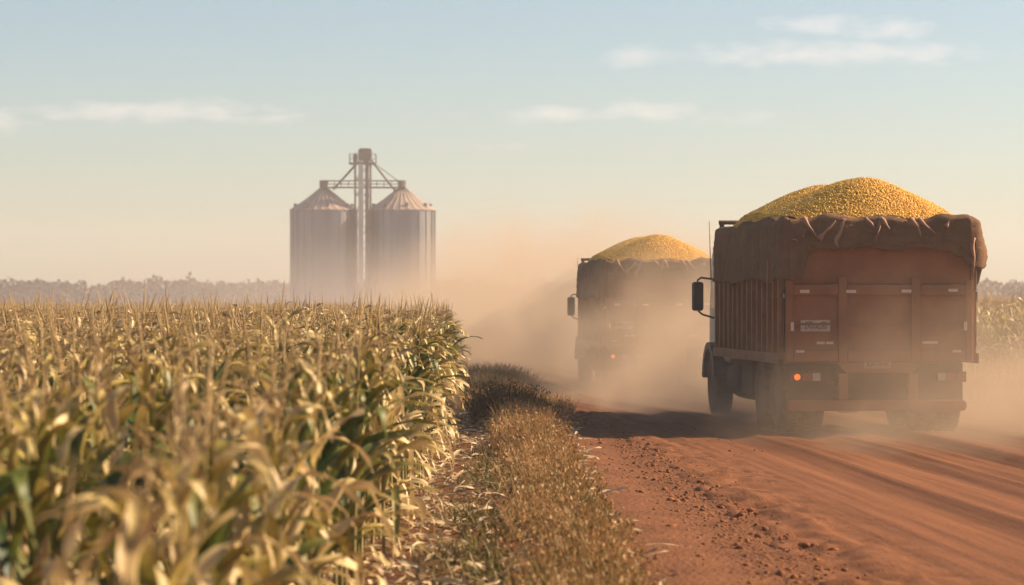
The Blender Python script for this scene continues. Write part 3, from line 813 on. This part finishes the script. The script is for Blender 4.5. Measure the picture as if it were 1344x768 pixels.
def build_truck(loc, rz, label):
    t = empty('grain_truck', loc, rz); tag(t, label, 'truck', 'loaded grain trucks')
    X = 1.30; L = 5.9; zb, zs, zt = 1.05, 2.03, 2.86
    # chassis
    bm = bmesh.new()
    for s in (-1, 1): box(bm, s * .43 - .04, s * .43 + .04, .05, 8.1, .70, .95)
    for y in (.3, 1.7, 3.2, 4.6, 6.0, 7.6): box(bm, -.389, .389, y - .05, y + .05, .74, .92)
    bm_obj('chassis_frame', bm, M_frame, t)
    # cargo bed: floor, lower sides, upper boards, front wall
    bm = bmesh.new()
    box(bm, -X + .03, X - .03, .06, L, zb, zb + .08)
    for s in (-1, 1):
        box(bm, min(s * (X - .015), s * (X - .06)), max(s * (X - .015), s * (X - .06)), .06, L, zs + .003, zt)
    box(bm, -X + .053, X - .053, L - .05, L, zb + .083, zt)
    for y in np.arange(.4, L, .6): box(bm, -X + .05, X - .05, y - .04, y + .04, zb - .1, zb - .003)
    bed = bm_obj('cargo_bed', bm, M_truck, t)
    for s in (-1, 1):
        bm = bmesh.new(); box(bm, min(s * X, s * (X - .05)), max(s * X, s * (X - .05)), .06, L, zb + .083, zs); bm_obj('side_board', bm, M_side_shade, bed)
        n = 14
        for k in range(n):
            y = .12 + (L - .2) * k / (n - 1)
            bm = bmesh.new(); a, b = s * (X + .003), s * (X + .085)
            box(bm, min(a, b), max(a, b), y - .04, y + .04, zb - .02, 2.42)
            bm_obj('side_post', bm, M_truck, bed, bevel=.008)
        for (z0, z1, mt, off) in ((zb - .08, zb + .06, M_truck, .088), (1.87, 1.93, M_white, .003)):
            bm = bmesh.new(); a, b = s * (X + off), s * (X + off + .02)
            box(bm, min(a, b), max(a, b), .02, L, z0, z1); bm_obj('side_rail', bm, mt, bed, bevel=.006)
    # header rack at the front of the bed
    bm = bmesh.new()
    for x in (-X + .05, -.45, .45, X - .05): tube(bm, [(x, L + .06, 1.0), (x, L + .06, 3.09)], .04, 6)
    for z in (2.94, 3.09): tube(bm, [(-X, L + .06, z), (X, L + .06, z)], .035, 6)
    bm_obj('header_rack', bm, M_frame, t)
    # tailgate
    bm = bmesh.new(); box(bm, -X + .003, X - .003, .0, .05, zb + .0, zs - .02)
    tg = bm_obj('tailgate', bm, M_truck, t)
    bm = bmesh.new(); box(bm, -X + .06, X - .06, .012, .055, zs + .04, zt); bm_obj('upper_board', bm, M_board, t)
    for (x, w, z1) in ((-X + .045, .05, 2.12), (X - .045, .05, 2.12), (-.51, .062, 2.16), (.51, .062, 2.16)):
        bm = bmesh.new(); box(bm, x - w, x + w, -.058, -.003, zb - .06, z1); bm_obj('tailgate_post', bm, M_truck, tg, bevel=.012)
    segs = [(-X + .098, -.575), (-.445, .445), (.575, X - .098)]
    for a, b in segs:
        bm = bmesh.new(); box(bm, a, b, -.055, -.003, zs - .12, zs + .03); bm_obj('top_rail', bm, M_truck, tg, bevel=.012)
        bm = bmesh.new(); box(bm, a, b, -.05, -.003, zb - .05, zb + .10); bm_obj('bottom_rail', bm, M_truck, tg, bevel=.012)
        bm = bmesh.new(); box(bm, a, b, -.02, -.003, 1.50, 1.53); bm_obj('panel_crease', bm, M_truck, tg, bevel=.005)
    for s in (-1, 1):     # latch hooks at the tailgate ends
        bm = bmesh.new(); tube(bm, [(s * (X + .02), -.04, zs - .05), (s * (X + .06), -.06, zs - .08), (s * (X + .05), -.06, zs - .2)], .015, 6); tube(bm, [(s * (X + .05), -.03, 1.2), (s * (X + .05), -.03, 2.75)], .012, 6)
        bm_obj('latch', bm, M_frame, tg)
    # reflectors
    for (px, py, w, h, y) in ((1054, 382.5, .13, .042, -.062), (1115.5, 382.5, .135, .042, -.062), (1189, 382, .135, .042, -.062), (1251, 381, .13, .042, -.062),
                              (1076, 450, .11, .035, -.008), (1088, 450, .10, .035, -.008), (1217, 449.5, .12, .035, -.008), (1227, 449.5, .10, .035, -.008),
                              (1048, 461, .12, .035, -.056), (1256, 461, .12, .035, -.056), (1037.5, 428.5, .045, .12, -.064), (1267.5, 428, .045, .12, -.064)):
        x, z = lx(px), lz(py)
        bm = bmesh.new(); box(bm, x - w / 2, x + w / 2, y - .008, y, z - h / 2, z + h / 2); bm_obj('reflector', bm, M_white, t)
    # sign plate with its lettering
    x, z = lx(1069), lz(427.5)
    bm = bmesh.new(); box(bm, x - .205, x + .205, -.012, -.003, z - .078, z + .078); sp = bm_obj('sign_plate', bm, M_sign, t, bevel=.003)
    text_mesh('ENVAUSE', .088, M_ink, 'lettering', sp, (x + .005, -.0145, z - .020), italic=.25, sx_=.86)
    bm = bmesh.new()
    for (xa, xb, za, amp) in ((-.17, -.01, .022, .030), (.05, .165, .028, .022)):
        tube(bm, [(x + xa + (xb - xa) * q, -.0145, z + za + amp * math.sin(q * math.pi)) for q in np.linspace(0, 1, 9)], .0055, 5)
    bm_obj('swoosh_mark', bm, M_ink, sp)
    # rear sub-frame: sloped cross member, hanger posts, recessed panel, bumper
    bm = bmesh.new(); prism(bm, [(-.60, zb - .06), (.62, zb - .06), (.46, .84), (-.46, .84)], 1, -.02, .03); bm_obj('cross_member', bm, M_truck, t, bevel=.01)
    for s in (-.50, .47):
        bm = bmesh.new(); box(bm, s - .065, s + .065, -.05, .02, .475, .837); bm_obj('bumper_bracket', bm, M_truck, t, bevel=.01)
    bm = bmesh.new(); box(bm, -.432, .40, .08, .11, .46, .835); bm_obj('recessed_panel', bm, M_frame, t)
    bm = bmesh.new(); prism(bm, [(-1.27, .34), (-1.27, .44), (-1.24, .47), (1.17, .47), (1.21, .43), (1.21, .36), (1.17, .32), (-1.24, .32)], 1, -.09, .0); bm_obj('bumper', bm, M_truck, t, bevel=.012)
    # number plate
    x, z = lx(1151), lz(478.5)
    bm = bmesh.new(); box(bm, x - .19, x + .19, -.035, -.025, z - .055, z + .055); pl = bm_obj('licence_plate', bm, M_plate, t, bevel=.003)
    text_mesh('IUN IIHE', .085, M_frame, 'lettering', pl, (x, -.0375, z), sx_=.95)
    # tail lights
    for s in (-1, 1):
        tl = bpy.data.objects.new('tail_light', None); link(tl, t)
        bm = bmesh.new(); box(bm, min(s * .80, s * 1.22), max(s * .80, s * 1.22), -.02, .05, .715, .86); bm_obj('housing', bm, M_black, tl, bevel=.008)
        for (a, b, mt, nm) in ((1.08, 1.20, M_amber if s < 0 else M_red, 'amber_lens' if s < 0 else 'red_lens'), (.95, 1.06, M_red, 'red_lens'), (.82, .93, M_clear, 'clear_lens')):
            if nm == 'amber_lens':
                bm = bmesh.new(); bmesh.ops.create_uvsphere(bm, u_segments=16, v_segments=10, radius=.042); bmesh.ops.scale(bm, vec=(1, .5, 1), verts=bm.verts); bmesh.ops.translate(bm, vec=(s * (a + b) / 2, -.022, .787), verts=bm.verts); bm_obj(nm, bm, mt, tl, True)
            else:
                bm = bmesh.new(); box(bm, min(s * a, s * b), max(s * a, s * b), -.032, -.022, .735, .84); bm_obj(nm, bm, mt, tl, bevel=.004)
        bm = bmesh.new(); box(bm, min(s * .60, s * 1.24), max(s * .60, s * 1.24), .28, .30, .36, .96); bm_obj('mud_flap', bm, M_frame, t)
    # wheels and axles
    for y in (.95, 2.25):
        for s in (-1, 1):
            make_wheel(t, s * 1.13, y, hub_out=s); make_wheel(t, s * .80, y, hub_out=-s)
        bm = bmesh.new(); tube(bm, [(-.7, y, .515), (-.2, y, .515), (-.17, y, .5), (.17, y, .5), (.2, y, .515), (.7, y, .515)], [.08, .09, .2, .2, .09, .08], 12); bm_obj('axle', bm, M_frame, t)
        for s in (-1, 1):
            bm = bmesh.new()
            for q in range(5): box(bm, s * .53 - .04, s * .53 + .04, y - .55 + q * .07, y + .55 - q * .07, .56 + q * .025, .583 + q * .025)
            bm_obj('leaf_spring', bm, M_frame, t)
    for s in (-1, 1): make_wheel(t, s * 1.06, 7.35, w=.29, hub_out=s)
    bm = bmesh.new(); tube(bm, [(-1, 7.35, .5), (1, 7.35, .5)], .07, 8); bm_obj('axle', bm, M_frame, t)
    # side equipment
    bm = bmesh.new(); lathe(bm, [(-.55, .01), (-.55, .29), (-.52, .32), (.52, .32), (.55, .29), (.55, .01)], 24, 'x', close=False)
    bmesh.ops.rotate(bm, verts=bm.verts, matrix=Matrix.Rotation(R(90), 3, 'Z')); bmesh.ops.translate(bm, verts=bm.verts, vec=(-.90, 5.2, .62)); bm_obj('fuel_tank', bm, M_frame, t, True)
    bm = bmesh.new(); box(bm, -1.2, -.6, 3.35, 4.35, .42, .98); tb = bm_obj('tool_box', bm, M_frame, t, bevel=.02)
    bm = bmesh.new()
    for k in range(3): box(bm, -.98 + k * .12, -.88 + k * .12, 3.335, 3.347, .74, .80)
    bm_obj('label_strip', bm, M_white, tb)
    bm = bmesh.new(); lathe(bm, [(-.4, .01), (-.4, .22), (.4, .22), (.4, .01)], 20, 'x', close=False)
    bmesh.ops.rotate(bm, verts=bm.verts, matrix=Matrix.Rotation(R(90), 3, 'Z')); bmesh.ops.translate(bm, verts=bm.verts, vec=(.88, 4.2, .66)); bm_obj('air_tank', bm, M_frame, t, True)
    bm = bmesh.new(); lathe(bm, [(-.35, .01), (-.35, .17), (.35, .17), (.35, .01)], 18, 'x', close=False); bmesh.ops.translate(bm, verts=bm.verts, vec=(.1, 4.3, .48)); bm_obj('exhaust_silencer', bm, M_rim, t, True)
    # cab
    cx_ = 1.10
    bm = bmesh.new()
    prism(bm, [(6.15, .85), (6.15, 2.65), (6.35, 2.80), (7.7, 2.80), (8.05, 2.65), (8.3, 1.75), (8.35, .70), (7.95, .70), (7.85, 1.0), (6.85, 1.0), (6.75, .85)], 0, -cx_, cx_)
    cab = bm_obj('cab', bm, M_cab, t, bevel=.05)
    for s in (-1, 1):
        bm = bmesh.new(); prism(bm, [(6.75, 1.72), (6.75, 2.5), (7.75, 2.5), (8.1, 1.72)], 0, min(s * (cx_ + .002), s * (cx_ + .012)), max(s * (cx_ + .002), s * (cx_ + .012))); bm_obj('side_window', bm, M_glass, cab)
        bm = bmesh.new(); box(bm, min(s * (cx_ + .002), s * (cx_ + .025)), max(s * (cx_ + .002), s * (cx_ + .025)), 6.7, 6.85, 1.5, 1.56); bm_obj('door_handle', bm, M_black, cab)
        bm = bmesh.new(); prism(bm, [(6.72 + .0, .62)] + [(7.35 + .68 * math.cos(a), .55 + .62 * math.sin(a)) for a in np.linspace(R(170), R(5), 10)] + [(7.35 + .56 * math.cos(a), .52 + .54 * math.sin(a)) for a in np.linspace(R(5), R(170), 10)], 0, min(s * .86, s * 1.27), max(s * .86, s * 1.27)); bm_obj('fender', bm, M_black, t)
        mr = bpy.data.objects.new('wing_mirror', None); link(mr, t)
        bm = bmesh.new(); tube(bm, [(s * cx_, 7.75, 2.20), (s * 1.32, 7.75, 2.23), (s * 1.38, 7.74, 2.19), (s * 1.38, 7.74, 2.14)], .017, 6); tube(bm, [(s * cx_, 7.75, 1.56), (s * 1.30, 7.75, 1.62), (s * 1.36, 7.74, 1.67), (s * 1.37, 7.74, 1.75)], .017, 6); bm_obj('mirror_arm', bm, M_black, mr)
        bm = bmesh.new(); box(bm, s * 1.38 - .095, s * 1.38 + .095, 7.68, 7.80, 1.68, 2.16); bm_obj('mirror_shell', bm, M_black, mr, bevel=.04)
        bm = bmesh.new(); box(bm, s * 1.38 - .07, s * 1.38 + .07, 7.672, 7.6785, 1.73, 2.11); bm_obj('mirror_glass', bm, M_black, mr)
    bm = bmesh.new(); prism(bm, [(8.07, 2.6), (8.305, 1.78), (8.315, 1.78), (8.08, 2.6)], 0, -1.05, 1.05); bm_obj('windshield', bm, M_glass, cab)
    bm = bmesh.new(); tube(bm, [(-1.24, 7.2, 2.2), (-1.26, 7.25, 3.15)], [.009, .005], 5); bm_obj('antenna', bm, M_black, t)
    return t

def tarp_mesh():
    rs = np.random.default_rng(5)
    X, L = 1.335, 5.95
    # path: front-left -> rear-left corner -> rear-right corner -> front-right
    step = .03; rc = .07
    def path():
        pts = []
        for y in np.arange(L, rc, -step): pts.append((-X, y, -1, 0))
        for a in np.linspace(180, 270, 6): pts.append((-X + rc + rc * math.cos(R(a)), -.04 + rc + rc * math.sin(R(a)) , math.cos(R(a)), math.sin(R(a))))
        for x in np.arange(-X + rc, X - rc, step): pts.append((x, -.045, 0, -1))
        for a in np.linspace(270, 360, 6): pts.append((X - rc + rc * math.cos(R(a)), -.04 + rc + rc * math.sin(R(a)), math.cos(R(a)), math.sin(R(a))))
        for y in np.arange(rc, L, step): pts.append((X, y, 1, 0))
        return np.array(pts)
    P = path(); n = len(P)
    u = np.arange(n) * step
    side_l = (P[:, 0] < -X + .02) & (P[:, 1] > .05); side_r = (P[:, 0] > X - .02) & (P[:, 1] > .05)
    zbot = np.full(n, 2.5)
    xs = P[:, 0]
    rear = ~(side_l | side_r)
    zbot = np.where(rear, 2.56 - .09 * (np.abs(xs) / X) ** 2 + .012 * np.sin(u * 9), zbot)
    zbot = np.where(side_l, 2.12 + .03 * np.sin(u * 2.1) + .05 * sstep(5.2, 5.95, P[:, 1]), zbot)
    zbot = np.where(side_r, 2.20 + .05 * np.sin(u * 2.7), zbot)
    # corner pieces: hang low at the left, a loose double flap at the right
    dl = np.sqrt((P[:, 0] + X) ** 2 + (P[:, 1]) ** 2); dr = np.sqrt((P[:, 0] - X) ** 2 + P[:, 1] ** 2)
    zbot = zbot + (2.13 - zbot) * sstep(.36, .24, dl) + (2.36 - zbot) * sstep(.22, .08, dr)
    zbot = zbot + .16 * (vnoise(u * 9, u * 0 + 3, 31) - .5) * sstep(.45, .15, dr) - .12 * sstep(.12, .02, np.abs(dr - .22)) + rs.normal(0, .006, n) + .05 * (vnoise(u * 4.5, u * 0, 14) - .5) - .10 * np.maximum(0, vnoise(u * 1.3, u * 0 + 5, 19) - .62) * 2 * ~rear
    nv = 22
    v = np.linspace(0, 1, nv)
    V = np.zeros((n, nv, 3))
    zr = 2.955 + .05 * (vnoise(u * 5, u * 0 + 9, 23) - .5) + .022 * np.sin(u * 3.1) + .015 * np.sin(u * 7.7 + 1) - .02 * np.abs(np.sin(u * 2.2))
    f1 = vnoise(u * 3.0, u * 0 + 1, 3) - .5; f2 = vnoise(u * 8.0, u * 0 + 2, 5) - .5; f3 = vnoise(u * 17.0, u * 0 + 2, 6) - .5
    for j in range(nv):
        t = v[j]
        if t < .2:
            q = t / .2        # over the rim, from the grain outwards
            off = -.20 * (1 - q) + .03 * q; z = zr + .035 * math.sin(q * math.pi) + .02 * (1 - q) + .03 * f2 * (1 - q)
        else:
            q = (t - .2) / .8
            off = .03 + .05 * math.sin(min(q * 2.2, 1) * math.pi / 2) * .6 + (.075 * f1 + .06 * f2 + .03 * f3) * (.35 + .65 * q) * np.where(rear, .6, 1.0) + .085 * sstep(.34, .05, dr) * (.35 + .65 * q) * (.6 + .9 * vnoise(u * 9 + 3, u * 0 + q * 3, 44)) + .05 * sstep(.25, .05, dl) * q
            off = np.maximum(off, .012)
            z = zr + (zbot - zr) * q
        V[:, j, 0] = P[:, 0] + P[:, 2] * off; V[:, j, 1] = P[:, 1] + P[:, 3] * off; V[:, j, 2] = z
        if t >= .2:
            rg = 1 - np.abs(2 * vnoise(u * 5 + j * .55, np.full(n, j * .22), 71) - 1); rg2 = 1 - np.abs(2 * vnoise(u * 7 - j * .6, np.full(n, j * .3), 72) - 1)
            wr = .014 * rg ** 5 + .011 * rg2 ** 5 + .012 * (vnoise(u * 6 + j * .7, np.full(n, j * .35), 12) - .5)
            V[:, j, 0] += P[:, 2] * wr; V[:, j, 1] += P[:, 3] * wr
    me = np_mesh('tarpaulin', V.reshape(-1, 3), grid_faces(n, nv)[:, ::-1], [M_tarp], True)
    return me
def build_tarp(loc, rz, label):
    o = obj('tarpaulin', tarp_mesh()); o.location = loc; o.rotation_euler = (0, 0, rz)
    m = o.modifiers.new('thick', 'SOLIDIFY'); m.thickness = .006; m.offset = 1
    tag(o, label, 'tarpaulin', 'tarpaulins over the truck beds')
    # loose strips of lighter lining that fold over the rim at the back
    strips = [[(1051, 287), (1058, 297), (1071, 314)], [(1071, 314), (1082, 302), (1094, 290)], [(1107, 289), (1100, 305), (1093, 316), (1097, 326)], [(1134, 288), (1141, 294), (1146, 300)],
              [(1154, 287), (1151, 300), (1146, 318)], [(1154, 287), (1160, 294), (1165, 301)], [(1192, 288), (1202, 297), (1207, 311)], [(1204, 288), (1215, 298), (1228, 308)],
              [(1050, 312), (1052, 304), (1056, 300)], [(1036, 315), (1042, 315), (1044, 322)], [(1275, 312), (1273, 325), (1276, 340), (1274, 362)], [(1240, 298), (1244, 290)]]
    for k, s in enumerate(strips):
        w = [.050, .052, .070, .042, .034, .05, .055, .042, .02, .02, .045, .045][k]
        P = np.array([(lx(a), -.135 if k != 10 else -.21, lz(b)) for a, b in s])
        if P[0][2] > 2.9: P[0][1] += .07; P[0][2] += .015
        tt = np.linspace(0, 1, 9); q = np.stack([np.interp(tt, np.linspace(0, 1, len(P)), P[:, c]) for c in range(3)], -1)
        d = np.gradient(q, axis=0); nrm = np.stack([d[:, 2], d[:, 0] * 0, -d[:, 0]], -1); nrm /= np.linalg.norm(nrm, axis=1)[:, None] + 1e-9
        ww = w * 1.7 * (1 - .85 * tt) * .5 * (1 + .25 * np.sin(tt * 9 + k))
        V = np.stack([q + nrm * ww[:, None], q + np.array([0, -.03, 0]) * (1 - tt[:, None] * .5), q - nrm * ww[:, None]], 1).reshape(-1, 3)
        F = grid_faces(9, 3)
        so_ = obj('lining_fold', np_mesh('lining_fold', V, F, [M_strap], True), o)
        mm = so_.modifiers.new('thick', 'SOLIDIFY'); mm.thickness = .005
    return o
def heap_mesh():
    X0, X1, Y0, Y1 = -1.27, 1.27, .02, 5.86; st = .03
    xs = np.arange(X0, X1, st); ys = np.concatenate([np.arange(Y0, 2.7, st), np.arange(2.7, Y1, st * 1.5)])
    Xg, Yg = np.meshgrid(xs, ys, indexing='ij')
    px = .10
    yc = np.clip(Yg, 1.45, 4.3)
    d = np.sqrt((Xg - px * sstep(3.4, 1.6, Yg) + .0) ** 2 + (Yg - yc) ** 2)
    Z = 3.585 - .54 * (np.sqrt(d * d + .34 ** 2) - .34)
    Z += -.075 * np.exp(-((Yg - 3.0) / .55) ** 2) * np.exp(-(Xg / .6) ** 2) + .05 * (fbm(Xg * 1.6, Yg * 1.3, 61) - .5)
    edge = np.minimum(np.minimum(Xg - X0, X1 - Xg), np.minimum(Yg - Y0, Y1 - Yg))
    Z = np.maximum(Z, 2.93 + .02 * fbm(Xg * 3, Yg * 3, 8)); Z = np.minimum(Z, 2.93 + edge * 1.4)
    return np_mesh('grain_heap', np.stack([Xg, Yg, Z], -1).reshape(-1, 3), grid_faces(len(xs), len(ys)), [M_grain], True, {'tone': np.full(Z.size, .3)}), (xs, ys, Z)
def kernel_mesh(surf):
    xs, ys, Z = surf; c = .027
    bm = bmesh.new(); bmesh.ops.create_icosphere(bm, subdivisions=2, radius=1.0)
    U = np.array([v.co[:] for v in bm.verts]); Fi = np.array([[v.index for v in f.verts] for f in bm.faces]); bm.free()
    P = []
    for layer in range(2):
        gy = np.arange(ys[0] + .02, ys[-1] - .02, c * .87); 
        for k, y in enumerate(gy):
            x = np.arange(xs[0] + .02, xs[-1] - .02, c) + (c / 2 if (k + layer) % 2 else 0)
            P.append(np.stack([x, np.full(len(x), y + layer * c * .4)], -1))
    P = np.concatenate(P); P += rng.normal(0, .007, P.shape)
    P = P[rng.random(len(P)) < np.where(np.arange(len(P)) < len(P) / 2, .97, .30)]
    ix = np.clip(((P[:, 0] - xs[0]) / (xs[1] - xs[0])).round().astype(int), 0, len(xs) - 1); iy = np.clip(np.searchsorted(ys, P[:, 1]), 0, len(ys) - 1)
    z = Z[ix, iy] + rng.uniform(-.004, .012, len(P))
    n = len(P); r = .0155 * rng.uniform(.85, 1.12, n)
    sq = rng.uniform(.8, 1.1, (n, 1, 3))
    V = U[None] * r[:, None, None] * sq + np.stack([P[:, 0], P[:, 1], z], -1)[:, None, :]
    F = Fi[None] + (np.arange(n) * len(U))[:, None, None]
    return np_mesh('kernels', V.reshape(-1, 3), F.reshape(-1, 3), [M_grain], True, {'tone': np.repeat(rng.random(n), len(U))})
T1, A1 = (5.05, 37.2, .0), .077
T2, A2 = (3.43, 61.5, float(T(61.5))), .070
def copy_tree(o, parent=None):
    c = o.copy(); C.objects.link(c)
    if parent is not None: c.parent = parent
    for ch in list(o.children): copy_tree(ch, c)
    return c
tr = build_truck(T1, A1, 'dusty red grain truck nearest the viewer with amber tail lamp lit')
t2 = copy_tree(tr); t2.location = T2; t2.rotation_euler = (0, 0, A2); t2['label'] = 'second grain truck half hidden in dust further up the road'
tp = build_tarp(T1, A1, 'brown canvas tarpaulin draped over the bed rim of the front truck')
p2 = copy_tree(tp); p2.location = T2; p2.rotation_euler = (0, 0, A2); p2['label'] = 'brown tarpaulin over the bed rim of the dust-veiled second truck'
_hm, _surf = heap_mesh()
hp = obj('grain_heap', _hm); tag(obj('kernel', kernel_mesh(_surf), hp), kind='stuff')
hp.location = T1; hp.rotation_euler = (0, 0, A1); tag(hp, 'heaped yellow grain piled above the bed of the front truck', 'grain', 'heaps of yellow grain')
h2 = copy_tree(hp); h2.location = T2; h2.rotation_euler = (0, 0, A2); h2['label'] = 'yellow grain heaped in the dust-veiled second truck'

# ------------------------------------------------------------------ dust and haze
def dust_material(name, color, dens, amp, nscale, stretch=(1, 1, 1), aniso=.15, zfall=1.0, edge=1.0):
    m = bpy.data.materials.new(name); m.use_nodes = True
    nt = m.node_tree; N = nt.nodes; L = nt.links; N.clear()
    out = N.new('ShaderNodeOutputMaterial'); pv = N.new('ShaderNodeVolumePrincipled')
    pv.inputs['Color'].default_value = (*color, 1); pv.inputs['Anisotropy'].default_value = aniso
    L.new(pv.outputs[0], out.inputs['Volume'])
    tc = N.new('ShaderNodeTexCoord')
    def Mt(op, a, b=None, c=None):
        n = N.new('ShaderNodeMath'); n.operation = op
        for i, v in enumerate((a, b, c)):
            if v is None: continue
            if isinstance(v, (int, float)): n.inputs[i].default_value = v
            else: L.new(v, n.inputs[i])
        return n.outputs[0]
    # the object is a unit dome: its own coordinates run -1..1
    ln = N.new('ShaderNodeVectorMath'); ln.operation = 'LENGTH'; L.new(tc.outputs['Object'], ln.inputs[0])
    sp = N.new('ShaderNodeSeparateXYZ'); L.new(tc.outputs['Object'], sp.inputs[0])
    mp = N.new('ShaderNodeMapping'); mp.inputs['Scale'].default_value = stretch; L.new(tc.outputs['Object'], mp.inputs[0])
    nz = N.new('ShaderNodeTexNoise'); nz.inputs['Scale'].default_value = nscale; nz.inputs['Detail'].default_value = 4; nz.inputs['Roughness'].default_value = .5
    L.new(mp.outputs[0], nz.inputs['Vector'])
    r = Mt('SUBTRACT', 1.0, ln.outputs['Value'])                       # 1 at the centre, 0 at the rim
    r = Mt('MULTIPLY', Mt('MAXIMUM', r, 0.0), edge)
    k = Mt('ADD', r, Mt('MULTIPLY', Mt('SUBTRACT', nz.outputs['Fac'], .5), amp))
    k = Mt('MINIMUM', Mt('MAXIMUM', k, 0.0), 1.0)
    k = Mt('MULTIPLY', k, Mt('MINIMUM', Mt('MULTIPLY', r, 6.0), 1.0))
    zf = Mt('EXPONENT', Mt('MULTIPLY', Mt('MAXIMUM', sp.outputs['Z'], 0.0), -zfall))
    L.new(Mt('MULTIPLY', Mt('MULTIPLY', k, zf), dens), pv.inputs['Density'])
    return m
def dust_cloud(loc, dims, rz, m, label):
    bm = bmesh.new(); bmesh.ops.create_uvsphere(bm, u_segments=20, v_segments=12, radius=1.0)
    for v in bm.verts: v.co.z = max(v.co.z, -.12)
    me = bpy.data.meshes.new('dust_cloud'); bm.to_mesh(me); bm.free(); me.materials.append(m)
    o = obj('dust_cloud', me); o.location = loc; o.scale = dims; o.rotation_euler = (0, 0, rz)
    tag(o, label, 'dust', kind='stuff')
DC = (.68, .54, .40)
dust_cloud((-7, 190, 0), (34, 75, 9.5), .12, dust_material('far_dust', (.66, .59, .53), .019, 1.7, 2.4, (1, 1, .7), zfall=1.6), 'broad tan dust bank drifting in front of the silos')
dust_cloud((1.2, 86, -.1), (7.5, 34, 5.6), .09, dust_material('road_dust', DC, .20, 2.3, 3.0, (1.4, 3.0, 1), zfall=1.0), 'thick dust plume swirling round the second truck')
dust_cloud((4.4, 52.5, -.1), (4.4, 10.5, 4.0), .07, dust_material('gap_dust', DC, .31, 2.5, 3.2, (1.2, 1.6, 1), zfall=1.4), 'dust churned up on the road between the two trucks')
dust_cloud((7.0, 36.4, -.1), (4.8, 6.4, 2.9), .07, dust_material('wheel_dust', DC, .36, 2.3, 3.0, (1.3, 1.6, 1), zfall=2.0), 'low dust rising round the wheels of the front truck')
dust_cloud((3.2, 44.5, -.1), (2.0, 4.8, 1.6), .07, dust_material('kicked_dust', DC, .55, 2.4, 3.0, (1.3, 1.6, 1), zfall=1.8), 'dust kicked up by the front wheel of the near truck')
dust_cloud((8.9, 40.5, -.1), (3.2, 6.5, 2.3), .07, dust_material('verge_dust', DC, .46, 2.3, 3.0, (1.3, 1.6, 1), zfall=1.5), 'sunlit dust trailing along the far side of the near truck')
def haze():
    m = bpy.data.materials.new('haze_air'); m.use_nodes = True; nt = m.node_tree; nt.nodes.clear()
    out = nt.nodes.new('ShaderNodeOutputMaterial'); pv = nt.nodes.new('ShaderNodeVolumePrincipled')
    pv.inputs['Color'].default_value = (.83, .78, .77, 1); pv.inputs['Density'].default_value = .0009; pv.inputs['Anisotropy'].default_value = .1
    nt.links.new(pv.outputs[0], out.inputs['Volume'])
    bm = bmesh.new(); box(bm, -640, 640, -80, 720, -2.0, 20.5)
    o = bm_obj('haze', bm, m); tag(o, 'thin tan haze over the fields', kind='stuff')
haze()
